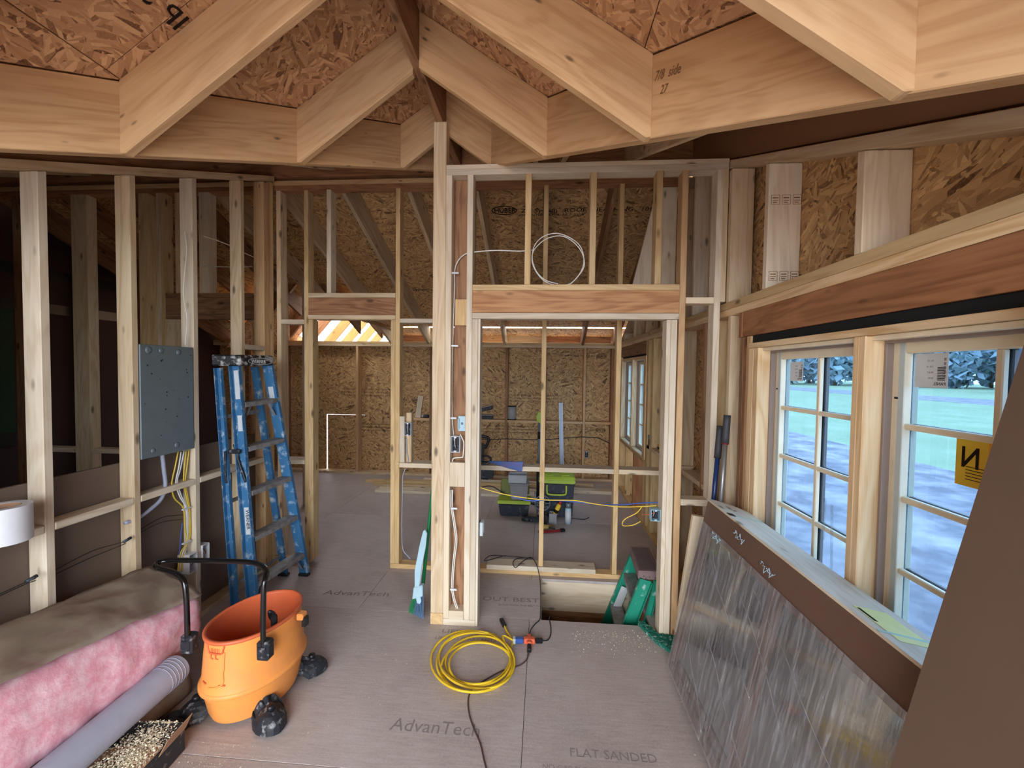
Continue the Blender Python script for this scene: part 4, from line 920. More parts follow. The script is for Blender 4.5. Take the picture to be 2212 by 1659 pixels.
for k in range(5): prism('print_block', 'cardblack', [bxp(-0.085+k*0.004, -0.13+k*0.027, 0.1208), bxp(0.01+k*0.006, -0.09+k*0.027, 0.1208), bxp(0.01+k*0.006, -0.075+k*0.027, 0.1208), bxp(-0.085+k*0.004, -0.115+k*0.027, 0.1208)], 0.0006, Rb @ Vector((1, 0.4, 0)), Rb @ Vector((0, 1, 0)), bx_, bev=0)
def flecks(name, fn, n, size, parent=None, seed=3, mat='sawdust'):
    rnd = random.Random(seed); bm = bmesh.new()
    for _ in range(n):
        p = Vector(fn(rnd)); s = size*rnd.uniform(0.4, 1.3)
        c = [Vector((rnd.uniform(-1, 1), rnd.uniform(-1, 1), rnd.uniform(0, 0.9)))*s for _ in range(3)]+[Vector((0, 0, -0.2))*s]
        vv = [bm.verts.new(p+q) for q in c]
        for t_ in ((0, 1, 2), (0, 1, 3), (1, 2, 3), (0, 2, 3)): bm.faces.new([vv[i] for i in t_])
    bmesh.ops.recalc_face_normals(bm, faces=bm.faces)
    o = meshobj(name, bm, mat, parent, Matrix.Identity(4)); o['kind'] = 'stuff'; return o
def bd(r):
    if r.random() < 0.6: x, y = r.gauss(-0.0, 0.045), r.gauss(-0.03, 0.11)
    else: x, y = r.gauss(0.06, 0.03), r.gauss(0.02, 0.09)
    x = max(-0.118, min(0.118, x)); y = max(-0.255, min(0.165, y)); p = bxp(x, y, 0.1215+abs(r.gauss(0, 0.006))); return p
flecks('sawdust', bd, 3600, 0.0058, bx_)
t_ = flecks('sawdust', lambda r: (r.gauss(-1.42, 0.09), min(1.72, r.gauss(1.5, 0.14)), 0.001), 1500, 0.002, None, 5); tag(t_, 'sawdust scattered on the floor beside the cardboard box', 'sawdust')
bb = root('plastic_bag', (-1.74, 1.78, 0), 'crumpled black bag lying on the floor behind the cardboard box', 'bag')
bm = bmesh.new(); bmesh.ops.create_icosphere(bm, subdivisions=3, radius=1)
for q in bm.verts:
    q.co = Vector((q.co.x*0.085, q.co.y*0.075, max(-0.2, q.co.z)*0.045+0.012)); q.co += noise.noise_vector(q.co*25)*0.012; q.co.z = max(0.001, q.co.z)
meshobj('bag_body', bm, 'black', bb, Matrix.Translation((-1.72, 1.775, 0)))
# ---- tape roll on the blocking
tr_ = root('tape_roll', (-2.235, 1.565, 0.956), 'wide white tape roll standing on the wall blocking at the left', 'tape roll')
TR0 = (-2.238, 1.555, 0.957)
lathe('tape', 'white', [(0.052, 0), (0.083, 0), (0.083, 0.15), (0.052, 0.15), (0.052, 0)], TR0, tr_, 40, cap=False); sharpen(bpy.data.objects['tape'], 30)
lathe('core', 'card', [(0.046, 0.001), (0.0515, 0.001), (0.0515, 0.149), (0.046, 0.149), (0.046, 0.001)], TR0, tr_, 40, cap=False)
# ---- electrical panel between the studs
ep = root('electrical_panel', (XL-0.05, 2.37, 1.16), 'grey steel electrical panel box between two wall studs', 'electrical panel')
S('enclosure', 'steelgrey', XL-0.088, XL+0.004, 2.196, 2.560, 1.16, 1.822, ep, bev=0.004)
rnd = random.Random(2)
for k, (yy, zz, rr) in enumerate([(2.25, 1.79, 0.014), (2.33, 1.79, 0.011), (2.45, 1.785, 0.012), (2.27, 1.20, 0.010), (2.43, 1.205, 0.012)]):
    lathe('mounting_dimple', 'steelgrey', [(rr*1.6, 0), (rr, 0.004), (rr*0.5, 0.005), (0.001, 0.0045)], (XL+0.0035, yy, zz), ep, 18, tilt=Matrix.Rotation(math.radians(90), 3, 'Y'))
for k in range(22):
    yy, zz = rnd.uniform(2.215, 2.54), rnd.uniform(1.2, 1.8); rr = rnd.uniform(0.002, 0.006)
    lathe('screw_hole', 'black', [(rr, 0), (rr*0.9, 0.0008)], (XL+0.0038, yy, zz), ep, 10, tilt=Matrix.Rotation(math.radians(90), 3, 'Y'))
# cables under the panel; built on the wall plane
def wpath(pts, x=XL-0.03): return [P(a, b, 'x', x) for a, b in pts]
def cable(label, pts, r, mat, x=XL-0.03, group='cables below the electrical panel', name='cable', cat='cable', seg=8):
    o = tube(name, mat, wpath(pts, x) if len(pts[0]) == 2 else pts, r, k=5, seg=seg); tag(o, label, cat, group); return o
cable('thick grey-white service cable curving left under the electrical panel', [(350, 980), (354, 1015), (357, 1050), (348, 1078), (325, 1100), (300, 1118), (270, 1130)], 0.011, 'greyc')
ycs = [([(385, 975), (378, 1010), (371, 1045), (376, 1075), (396, 1098), (399, 1140), (403, 1172), (390, 1195), (384, 1235)], 'leftmost yellow cable of the bundle under the electrical panel'),
       ([(402, 975), (398, 1010), (397, 1040), (402, 1070), (408, 1100), (411, 1130), (410, 1160), (398, 1188), (389, 1235)], 'middle yellow cable of the bundle, nearest the stud face'),
       ([(408, 972), (404, 1008), (400, 1042), (405, 1072), (410, 1102), (409, 1140), (407, 1170), (396, 1196), (392, 1235)], 'rightmost yellow cable of the bundle under the electrical panel')]
for p_, l_ in ycs: cable(l_, p_, 0.0042, 'yellow_c')
cable('white cable beside the leftmost yellow one under the panel', [(391, 976), (386, 1010), (380, 1042), (388, 1072), (402, 1098), (404, 1140), (404, 1170), (394, 1196), (387, 1235)], 0.004, 'offw')
cable('bright white cable in the middle of the panel bundle', [(397, 976), (390, 1012), (383, 1040), (392, 1072), (405, 1100), (406, 1138), (405, 1168), (399, 1195), (394, 1235)], 0.004, 'white')
cable('short blue cable behind the yellow bundle at the stud', [(394, 1130), (391, 1155), (389, 1180), (387, 1200)], 0.0035, 'blue_c', XL-0.05)
for k, (a, b) in enumerate(((404, 1098), (404, 1171))):
    p = P(a, b, 'x', XL-0.018); tag(S('cable_staple', 'white', XL-0.026, XL-0.012, p.y-0.035, p.y+0.03, p.z-0.004, p.z+0.004), ['upper', 'lower'][k]+' white cable staple on the stud below the electrical panel', 'staple')
def wallbox(label, x0, x1, y0, y1, z0, z1, face='y', group=None, mat='white', cat='outlet box'):
    o = root('outlet_box', ((x0+x1)/2, (y0+y1)/2, z0), label, cat, group); t = 0.004  # back panels are black to imitate the dark inside of the box
    if face == 'y':    # open toward -y
        S('back', 'blacks', x0, x1, y1-t, y1, z0, z1, o); S('side', mat, x0, x0+t, y0, y1-t, z0, z1, o); S('side', mat, x1-t, x1, y0, y1-t, z0, z1, o)
        S('end', mat, x0+t, x1-t, y0, y1-t, z0, z0+t, o); S('end', mat, x0+t, x1-t, y0, y1-t, z1-t, z1, o)
        for zz in (z0+0.008, z1-0.008): S('screw_tab', mat, (x0+x1)/2-0.008, (x0+x1)/2+0.008, y0, y0+0.004, zz-0.005, zz+0.005, o)
        for k in range(3): tube('wire_tail', ['black', 'offw', 'black'][k], [(x0+0.01+k*0.01, y1-0.01, z1-0.01), (x0+0.012+k*0.012, y0+0.02, (z0+z1)/2+0.01*k), (x0+0.015+k*0.008, y1-0.015, z0+0.02)], 0.002, o, k=4, seg=6)
    else:              # open toward +x
        S('back', 'blacks', x0, x0+t, y0, y1, z0, z1, o); S('side', mat, x0+t, x1, y0, y0+t, z0, z1, o); S('side', mat, x0+t, x1, y1-t, y1, z0, z1, o)
        S('end', mat, x0+t, x1, y0+t, y1-t, z0, z0+t, o); S('end', mat, x0+t, x1, y0+t, y1-t, z1-t, z1, o)
        for k in range(3): tube('wire_tail', ['black', 'offw', 'red'][k], [(x0+0.01, y0+0.012+k*0.01, z1-0.01), (x1-0.01, y0+0.015+k*0.01, (z0+z1)/2), (x0+0.02, y0+0.015+k*0.01, z0+0.02)], 0.002, o, k=4, seg=6)
    return o
wallbox('white outlet box on the stud below the electrical panel, front one', XL-0.075, XL+0.012, 2.50, 2.565, 0.345, 0.47, 'x')
wallbox('white outlet box on the far side of the stud below the panel', XL-0.06, XL+0.012, 2.607, 2.665, 0.375, 0.49, 'x')
for lab, pts in (('upper black wire sagging between the left wall studs', [(-60, 1312), (0, 1283), (65, 1254), (110, 1236), (200, 1190), (272, 1168), (305, 1143), (350, 1118), (395, 1112)]),
                 ('lower black wire sagging between the left wall studs', [(-60, 1316), (0, 1287), (65, 1258), (115, 1242), (200, 1203), (275, 1172), (305, 1150), (350, 1128), (395, 1122)])):
    cable(lab, pts, 0.002, 'black', XL-0.055, 'black wires through the left studs', 'wire', 'wire', 6)
for k, (a, b) in enumerate(((68, 1250), (275, 1166))):
    p = P(a, b, 'x', XL+0.004); tag(tube('cable_sleeve', 'navy', [p+Vector((0, -0.02, -0.004)), p+Vector((0, 0.02, 0.004))], 0.008, k=2), ['dark wire sleeve on the first stud from the left', 'dark wire sleeve on the second stud, left of the panel'][k], 'sleeve')
cable('white wire running from the hole by the corner across the studs', [(438, 509), (470, 520), (500, 532), (540, 552), (580, 567)], 0.0035, 'offw', XL-0.10, 'white wires by the corner', 'wire', 'wire')
cable('thin white wire stapled down the stud above the panel', [(399, 500), (403, 540), (398, 600), (396, 640), (404, 690), (400, 745)], 0.003, 'offw', XL-0.012, 'white wires by the corner', 'wire', 'wire')
t_ = tube('wire', 'offw', [P(440, 575, 'y', Y2-0.01), P(500, 577, 'y', Y2-0.01), P(545, 576, 'y', Y2-0.01)], 0.004, k=3); tag(t_, 'short white wire running level in front of the dark door header', 'wire')
# ---- blue stepladder, folded against the left studs
bl = root('stepladder', (-2.05, 2.95, 0), 'tall blue fibreglass stepladder folded against the left wall studs', 'stepladder')
N0, F0 = Vector((-1.985, 2.715, 0.0)), Vector((-1.925, 3.215, 0.0))
N1, F1 = Vector((-2.13, 2.745, 1.715)), Vector((-2.10, 3.015, 1.73))
RN0, RF0 = Vector((-2.13, 2.73, 0.0)), Vector((-2.09, 3.20, 0.0)); RN1, RF1 = Vector((-2.215, 2.70, 1.69)), Vector((-2.19, 3.0, 1.70))
def channel(nm, mat, A, B, w, d, side, parent):
    """C-shaped rail: web w wide with two flanges d deep"""
    L = (B-A).normalized(); Wd = (Vector(side)-L*Vector(side).dot(L)).normalized(); T = L.cross(Wd)
    poly = [(-w/2, 0), (w/2, 0), (w/2, d), (w/2-0.005, d), (w/2-0.005, 0.005), (-w/2+0.005, 0.005), (-w/2+0.005, d), (-w/2, d)]
    bm = bmesh.new(); n = (B-A).length
    a = [bm.verts.new(Wd*p[0]+T*p[1]) for p in poly]; b = [bm.verts.new(Wd*p[0]+T*p[1]+L*n) for p in poly]
    for i in range(8): bm.faces.new((a[i], a[(i+1) % 8], b[(i+1) % 8], b[i]))
    bm.faces.new(a[::-1]); bm.faces.new(b); bmesh.ops.recalc_face_normals(bm, faces=bm.faces); bmesh.ops.bevel(bm, geom=bm.edges[:], offset=0.0012, segments=1, affect='EDGES')
    return meshobj(nm, bm, mat, parent, Matrix.Translation(A))
ra = channel('rail', 'bluefg', N0, N1, 0.075, -0.03, (1, 0, 0), bl); rb = channel('rail', 'bluefg', F0, F1, 0.075, 0.03, (1, 0, 0), bl)
rc = channel('rear_rail', 'bluefg', RN0, RN1, 0.05, -0.028, (1, 0, 0), bl); rd = channel('rear_rail', 'bluefg', RF0, RF1, 0.05, 0.028, (1, 0, 0), bl)
for k, f in enumerate((0.115, 0.30, 0.485, 0.665, 0.845)):
    a, b = N0.lerp(N1, f), F0.lerp(F1, f)
    st = board('step', 'alum', a+Vector((0, 0.004, 0)), b+Vector((0, -0.004, 0)), 0.085, 0.004, (1, 0, 0), bl)
    board('step_lip', 'alum', a+Vector((0.042, 0.004, -0.016)), b+Vector((0.042, -0.004, -0.016)), 0.032, 0.003, (0, 0, 1), st); board('step_lip', 'alum', a+Vector((-0.042, 0.004, -0.014)), b+Vector((-0.042, -0.004, -0.014)), 0.028, 0.003, (0, 0, 1), st)
    if k in (0, 4): 
        board('corner_brace', 'alum', b+Vector((0.02, -0.004, -0.13)), b+Vector((0.02, -0.10, -0.01)), 0.02, 0.003, (1, 0, 0), st); board('corner_brace', 'alum', a+Vector((0.02, 0.004, -0.13)), a+Vector((0.02, 0.10, -0.01)), 0.02, 0.003, (1, 0, 0), st)
for f in (0.10, 0.45, 0.8):
    a, b = RN0.lerp(RN1, f), RF0.lerp(RF1, f); board('rear_brace', 'alum', a+Vector((0, 0.003, 0)), b-Vector((0, 0.003, 0)), 0.03, 0.003, (0, 0, 1), bl)
for f, r_l in ((0.0, (N0, N1)), (0.0, (F0, F1)), (0.0, (RN0, RN1)), (0.0, (RF0, RF1))):
    c = r_l[0]; board('foot', 'blacks', c+Vector((0, -0.02, 0.012)), c+Vector((0, 0.02, 0.012)), 0.085, 0.024, (1, 0, 0), bl, bev=0.005)
cc = (N1+F1+RN1+RF1)/4
prism('top_cap', 'capm', [(-2.25, 2.665, 1.705), (-2.235, 3.03, 1.715), (-2.055, 3.04, 1.715), (-2.07, 2.70, 1.705)], 0.075, (0, 1, 0.02), (1, 0, 0), bl, bev=0.008)
capo = [o for o in bl.children if o.name.startswith('top_cap')][0]
if WM[capo.name].to_3x3() @ Vector((0, 0, 1)) @ Vector((0, 0, 1)) < 0: 
    capo.matrix_basis = Matrix.Translation((0, 0, 0.075)) @ capo.matrix_basis
text('cap_print', 'WERNER', 0.036, (-2.0595, 2.80, 1.728), (0.04, 1, 0.0), (0, 0, 1), 'label', bl, 0.0008, 1.0, True)
oval_mark('cap_print', (-2.057, 2.895, 1.741), (0.04, 1, 0), (0, 0, 1), 0.125, 0.026, 'label', bl, 0.004)
# labels on the rails
ldir = (N1-N0).normalized()
def rail_label(f, ln, w, mat, A=N0, B=N1, sgn=1):
    c = A.lerp(B, f)+Vector((0.0, -0.0012, 0)); return board('rail_label', mat, c, c+(B-A).normalized()*ln, w, 0.0012, (1, 0, 0), bl, bev=0)
rail_label(0.86, 0.20, 0.045, 'label'); rail_label(0.73, 0.11, 0.04, 'label'); l_ = rail_label(0.31, 0.19, 0.045, 'label'); rail_label(0.845, 0.09, 0.04, 'label', F0, F1)
text('rail_print', 'WERNER', 0.036, N0.lerp(N1, 0.41)+Vector((-0.012, -0.0022, 0)), -ldir, (1, 0, 0), 'navy', bl, 0.0004, 0.95, True)
# spreader and hinge hardware
tube('spreader', 'blacks', [N0.lerp(N1, .66)+Vector((-0.05, -0.012, 0.03)), N0.lerp(N1, .62)+Vector((-0.02, -0.014, -0.03)), N0.lerp(N1, .56)+Vector((0.02, -0.012, -0.06))], 0.010, bl)
S('hinge_plate', 'blacks', -2.16, -2.075, 2.695, 2.708, 1.10, 1.13, bl); tube('spreader', 'blacks', [(-2.165, 2.68, 1.12), (-2.165, 2.682, 0.98), (-2.16, 2.684, 0.90)], 0.008, bl)
# ================================================================== CENTRE OF THE FLOOR
F3 = lambda a, b, z=0.006: P(a, b, 'z', z)
# ---- coiled yellow extension cord
pts = [F3(1090, 1352, 0.02), F3(1096, 1366, 0.012), F3(1108, 1384, 0.008)]
loops = [(1022, 1428, 86, 66), (1016, 1430, 90, 68), (1030, 1424, 74, 60), (1022, 1420, 80, 56), (1044, 1430, 66, 55), (1020, 1432, 92, 66), (1040, 1438, 70, 50)]
nl = len(loops)
for i in range(nl*12+1):
    u = i/12; k = min(int(u), nl-2); f = min(1, u-k); a, b = loops[k], loops[k+1]
    f = f*f*(3-2*f); c = [a[j]*(1-f)+b[j]*f for j in range(4)]
    ang = -0.35+2*math.pi*u; tilt = 0.12*math.sin(u*2.1)
    ex, ey = c[2]*math.cos(ang), c[3]*math.sin(ang)
    pts.append(F3(c[0]+ex*math.cos(tilt)-ey*math.sin(tilt), c[1]+ex*math.sin(tilt)*0.7+ey*math.cos(tilt), 0.007+0.0062*((i*5) % nl)/1.6+0.004*math.sin(u*3)))
pts += [F3(1085, 1374, 0.03), F3(1108, 1383, 0.022)]
cy = root('cord_coil', (pts[0].x, pts[0].y, 0), 'yellow extension cord coiled on the floor in front of the post', 'cord')
tube('cord', 'cord_y', pts, 0.0062, cy, k=3, seg=8)
p = F3(1088, 1346, 0.018); q = F3(1082, 1337, 0.018); board('plug', 'black', pts[0], p.lerp(q, 0.9), 0.028, 0.024, (1, 0, 0), cy, bev=0.005)
pq = F3(1108, 1383, 0.022); board('plug', 'tapblue', pq, F3(1131, 1383, 0.022), 0.034, 0.03, (0, 1, 0), cy, bev=0.006); board('plug_collar', 'stripw', F3(1108, 1383, 0.022), F3(1114, 1383, 0.022), 0.036, 0.032, (0, 1, 0), cy, bev=0.003)
tp = root('cord_tap', tuple(F3(1143, 1383, 0)), 'orange three way outlet tap joining the cords on the floor', 'power tap')
board('tap_body', 'tapo', F3(1131.5, 1383, 0.022), F3(1156, 1384, 0.022), 0.036, 0.034, (0, 1, 0), tp, bev=0.006); board('tap_arm', 'tapo', F3(1143, 1384, 0.022), F3(1143, 1393, 0.022), 0.032, 0.03, (1, 0, 0), tp, bev=0.005); board('tap_arm', 'tapo', F3(1143, 1382, 0.022), F3(1143, 1373, 0.022), 0.028, 0.028, (1, 0, 0), tp, bev=0.005)
cr_ = root('power_cord', tuple(F3(1143, 1400, 0)), 'thin dark brown cord running under the yellow coil toward the camera', 'cord')
board('plug', 'black', F3(1143, 1393.5, 0.02), F3(1143, 1407, 0.016), 0.026, 0.026, (1, 0, 0), cr_, bev=0.005)
tube('cord', 'cord_r', [F3(1143, 1407, 0.016), F3(1138, 1424, 0.006), F3(1125, 1436, 0.004), F3(1105, 1443, 0.003), F3(1085, 1449, 0.003), F3(1060, 1462, 0.003), F3(1030, 1480, 0.003), F3(1016, 1496, 0.003), F3(1011, 1515, 0.003), F3(1014, 1545, 0.004), F3(1024, 1575, 0.004), F3(1037, 1605, 0.004), F3(1045, 1640, 0.004), F3(1053, 1680, 0.004), F3(1060, 1800, 0.004)], 0.0036, cr_, k=5)
cb_ = root('power_cord', tuple(F3(1150, 1360, 0)), 'black cord running from the orange tap up past the floor opening to a knot', 'cord')
tube('cord', 'black', [F3(1143, 1372, 0.02), F3(1148, 1358, 0.01), F3(1158, 1346, 0.004), F3(1166, 1338, 0.004), F3(1167.5, 1322, 0.004), F3(1168, 1290, 0.004), F3(1167, 1258, 0.005), F3(1165, 1243, 0.05), P(1161, 1226, 'z', 0.085), P(1153, 1209, 'z', 0.086), P(1145, 1204, 'z', 0.086), P(1130, 1212, 'z', 0.083), P(1114, 1226, 'z', 0.083), P(1108, 1216, 'z', 0.083), P(1116, 1207, 'z', 0.084), P(1140, 1205, 'z', 0.088), P(1150, 1207, 'z', 0.09),
     P(1120, 1203, 'z', 0.084), P(1090, 1201, 'z', 0.083), P(1060, 1200, 'z', 0.083), P(1046, 1211, 'z', 0.083), P(1062, 1208, 'z', 0.083), P(1080, 1203, 'z', 0.083), P(1092, 1200, 'z', 0.084)], 0.0034, cb_, k=5)
ct = root('power_cord', tuple(F3(1170, 1384, 0)), 'short black cord curling from the tap down into the floor opening', 'cord')
board('plug', 'black', F3(1156.5, 1384, 0.02), F3(1172, 1384, 0.014), 0.028, 0.026, (0, 1, 0), ct, bev=0.005)
tube('cord', 'black', [F3(1172, 1384, 0.014), F3(1184, 1382, 0.008), F3(1190, 1368, 0.006), F3(1189, 1350, 0.006), F3(1187, 1340, 0.004), F3(1186, 1336, -0.01), F3(1186, 1336, -0.3)+Vector((0.01, 0.03, 0))], 0.0034, ct, k=5)
# ---- floor debris
t_ = flecks('sawdust', lambda r: tuple(P(r.uniform(1230, 1440), 1362+abs(r.gauss(0, 26)), 'z', 0.001)), 420, 0.0035, None, 9); tag(t_, 'sawdust and wood crumbs scattered near the green mat', 'sawdust')
# ---- broom with clip-on dustpan
br = root('broom', (-0.82, 2.76, 0), 'green handled broom with blue bristles leaning beside the post', 'broom')
h0, h1 = P(914, 1262, 'y', 2.795), P(936, 1040, 'y', 2.80); top = h0+(h1-h0)*1.55
tube('handle', 'broomg', [h0, h1, top], 0.0115, br, k=2, seg=14)
hd = (h1-h0).normalized()
prism('broom_head', 'ltblue', [P(897, 1262, 'y', 2.775), P(917, 1258, 'y', 2.775), P(916, 1284, 'y', 2.765), P(893, 1290, 'y', 2.765)], 0.045, (1, 0, 0), (0, 0, 1), br, bev=0.006)
bm = bmesh.new(); bg_ = bmesh.new(); rnd = random.Random(4)
for k in range(420):
    u = rnd.random(); a = P(893+22*u, 1284, 'y', 2.765+rnd.uniform(-0.01, 0.03)); zb_ = rnd.uniform(0.0, 0.015); b = P(884+30*u+rnd.uniform(-3, 3), 1334-14*(1-u)+rnd.uniform(-5, 4), 'y', 2.70+rnd.uniform(0, 0.05)); b.z = max(b.z, 0.002)
    tube_bm(bg_ if u < 0.35 else bm, [a, a.lerp(b, .5)+Vector((rnd.uniform(-1, 1)*0.003, 0, 0)), b], 0.0011, 3, cap=False)
meshobj('bristles', bm, 'bristle', br, Matrix.Identity(4)); meshobj('bristle_fringe', bg_, 'bristleg', br, Matrix.Identity(4))
dp = root('dustpan', tuple(P(908, 1240, 'y', 2.76)), 'pale blue upright dustpan clipped on the green broom handle', 'dustpan')
prism('pan', 'ltblue', [P(a, b, 'y', 2.752) for a, b in ((919, 1142), (924, 1150), (921, 1180), (912, 1225), (907, 1264), (897, 1266), (897, 1230), (903, 1200), (907, 1178), (915, 1146))], 0.018, (0, 0, -1), (1, 0, 0), dp, bev=0.003)
prism('pan_lip', 'ltblue', [P(a, b, 'y', 2.748) for a, b in ((914, 1168), (920, 1172), (908, 1262), (902, 1262))], 0.006, (0, 0, -1), (1, 0, 0), dp, bev=0.002)
prism('clip', 'ltblue', [P(a, b, 'y', 2.745) for a, b in ((897, 1266), (906, 1266), (911, 1298), (908, 1303), (902, 1302), (896, 1276))], 0.012, (0, 0, -1), (1, 0, 0), dp, bev=0.002)
# ---- green ladder in the floor opening
gl = root('stepladder', (0.6, 3.1, -1.2), 'green stepladder with dusty brown cap standing in the floor opening', 'stepladder')
prism('top_cap', 'browncap', [(0.680, 2.925, 0.25), (0.832, 2.925, 0.25), (0.855, 3.335, 0.245), (0.706, 3.335, 0.245)], 0.062, (1, 0, 0), (0, 1, 0), gl, bev=0.006)
for (cx_, cy_, rx_, ry_) in ((0.768, 3.12, 0.045, 0.075), (0.73, 3.27, 0.018, 0.018), (0.79, 3.285, 0.014, 0.014), (0.74, 2.97, 0.02, 0.016), (0.80, 2.98, 0.014, 0.012)):
    oval_mark('cap_recess', (cx_, cy_, 0.3125), (1, 0, 0), (0, 1, 0), rx_, ry_, 'captray', gl, 0.005)
prism('cap_tray', 'captray', [(0.700, 2.95, 0.3122), (0.815, 2.95, 0.3122), (0.832, 3.31, 0.307), (0.725, 3.31, 0.307)], 0.0008, (1, 0, 0), (0, 1, 0), gl, bev=0)
for k, (a, b) in enumerate(((0.72, 0.275), (0.76, 0.272), (0.80, 0.268), (0.735, 0.262))): lathe('rivet', 'black', [(0.004, 0), (0.003, 0.002)], (a, 2.9245, b), gl, 10, tilt=Matrix.Rotation(math.radians(90), 3, 'X'))
GA, GB = Vector((0.735, 2.935, 0.25)), Vector((0.735-0.362*1.45, 2.86, -1.2)); GC, GD = Vector((0.76, 3.325, 0.245)), Vector((0.76-0.372*1.445, 3.34, -1.2))
channel('rail', 'greenfg', GB, GA, 0.092, -0.03, (1, 0, 0), gl); channel('rail', 'greenfg', GD, GC, 0.092, 0.03, (1, 0, 0), gl)
channel('rear_rail', 'greenfg', Vector((0.47, 2.87, -1.2)), Vector((0.812, 2.935, 0.25)), 0.045, -0.025, (1, 0, 0), gl); channel('rear_rail', 'greenfg', Vector((0.50, 3.34, -1.2)), Vector((0.825, 3.325, 0.245)), 0.045, 0.025, (1, 0, 0), gl)
for k, f in enumerate((0.12, 0.32, 0.52, 0.72, 0.90)):
    a, b = GB.lerp(GA, f), GD.lerp(GC, f); st = board('step', 'alum', a+Vector((0, .004, 0)), b-Vector((0, .004, 0)), 0.09, 0.004, (1, 0, 0), gl); board('step_lip', 'alum', a+Vector((-0.045, .004, -0.02)), b+Vector((-0.045, -0.004, -0.02)), 0.04, 0.003, (0, 0, 1), st)
for (a, b) in ((0.70, 0.16),):
    c = GD.lerp(GC, a); board('rail_label', 'label', c+Vector((0.0, -0.0335, 0)), c+(GC-GD).normalized()*0.2+Vector((0.0, -0.0335, 0)), 0.06, 0.001, (1, 0, 0), gl, bev=0)
# ---- green shaggy mat
gm = root('scrub_mat', (0.75, 2.66, 0), 'dusty green shaggy mat on the floor beside the door stud', 'mat')
poly = [(0.655, 2.80), (0.70, 2.80), (0.757, 2.67), (0.80, 2.672), (0.86, 2.66), (0.835, 2.575), (0.79, 2.53), (0.735, 2.60), (0.69, 2.70)]
prism('mat_base', 'turf', [(x, y, 0.001) for x, y in poly], 0.022, (1, 0, 0), (0, 1, 0), gm, bev=0.004)
def inpoly(x, y, pl):
    c = False; j = len(pl)-1
    for i in range(len(pl)):
        if (pl[i][1] > y) != (pl[j][1] > y) and x < (pl[j][0]-pl[i][0])*(y-pl[i][1])/(pl[j][1]-pl[i][1])+pl[i][0]: c = not c
        j = i
    return c
def mp_(r):
    while True:
        x, y = r.uniform(0.65, 0.87), r.uniform(2.5, 2.8)
        if inpoly(x, y, poly): return (x, y, 0.024)
flecks('mat_fibres', mp_, 2600, 0.009, gm, 8, 'turf'); flecks('mat_sawdust', mp_, 160, 0.006, gm, 12, 'sawdust')
# ================================================================== RIGHT FOREGROUND
pk = root('wrapped_window', (0.9, 1.7, 0), 'new window unit wrapped in clear film leaning below the windows', 'packaged window')
Vv = Vector((0.20, 0, 0.985)).normalized(); Wn = Vector((Vv.z, 0, -Vv.x)); O = Vector((0.727, 2.377, 0.036)); U = Vector((0, -1, 0)); LEN, HT, TH = 1.43, 0.985, 0.172
def pb_(u, v_, w): return O+U*u+Vv*v_+Wn*w
def pbox(nm, mat, u0, u1, v0, v1, w0, w1, parent=None, bev=0.002): return board(nm, mat, pb_(u0, (v0+v1)/2, (w0+w1)/2), pb_(u1, (v0+v1)/2, (w0+w1)/2), v1-v0, w1-w0, Vv, parent or pk, bev)
pbox('end_post', 'frame_b', 0.0, 0.03, 0.0, HT-0.012, 0.004, TH-0.01)
pbox('frame_top_rail', 'frame_b', 0.03, LEN, HT-0.13, HT-0.012, 0.004, 0.05)
pbox('frame_bottom_rail', 'frame_b', 0.03, LEN, 0.0, 0.05, 0.004, 0.05)
pbox('back_board', 'card', 0.03, LEN, 0.0, HT-0.014, TH-0.02, TH-0.008)
# two glazed sashes
for k, (a, b) in enumerate(((0.032, 0.70), (0.72, LEN-0.01))):
    gs = pbox('sash', 'frame_b', a, a+0.03, 0.052, HT-0.132, 0.02, 0.055)
    pbox('sash_stile', 'frame_b', b-0.03, b, 0.052, HT-0.132, 0.02, 0.055, gs); pbox('sash_rail', 'frame_b', a+0.031, b-0.031, 0.052, 0.085, 0.02, 0.055, gs); pbox('sash_rail', 'frame_b', a+0.031, b-0.031, HT-0.165, HT-0.132, 0.02, 0.055, gs)
    pbox('glass', 'reflglass', a+0.031, b-0.031, 0.086, HT-0.166, 0.030, 0.036, gs, bev=0)
pbox('mull', 'frame_b', 0.701, 0.719, 0.052, HT-0.132, 0.02, 0.055)
tp_ = [pb_(0, HT-0.010, -0.004), pb_(LEN, HT-0.010, -0.004), pb_(LEN, HT-0.010, TH), pb_(0.10, HT-0.010, TH), pb_(0.035, HT-0.010, TH*0.7), pb_(0.008, HT-0.010, TH*0.35)]
prism('top_board', 'pale', tp_, 0.010, U, Wn, pk, bev=0.002)
S2 = pbox('film', 'film', 0.0, LEN, 0.0, HT-0.125, -0.003, -0.0022, None, 0)
pbox('strap', 'strap', 0.26, 0.272, HT+0.0005, HT+0.0015, 0.0, TH*0.98, None, 0); pbox('strap', 'strap', 1.18, 1.19, HT+0.0005, HT+0.0015, 0.0, TH*0.98, None, 0)
pbox('strap_buckle', 'black', 0.24, 0.275, HT+0.0006, HT+0.003, 0.0, 0.03, None, 0); pbox('knot_hole', 'black', 0.15, 0.165, HT+0.0004, HT+0.001, 0.07, 0.085, None, 0)
nt_ = pbox('paper_note', 'note', 1.05, 1.22, HT+0.0005, HT+0.0012, 0.03, 0.13, None, 0); pbox('note_stripe', 'ink', 1.06, 1.13, HT+0.0013, HT+0.0016, 0.035, 0.045, nt_, 0)
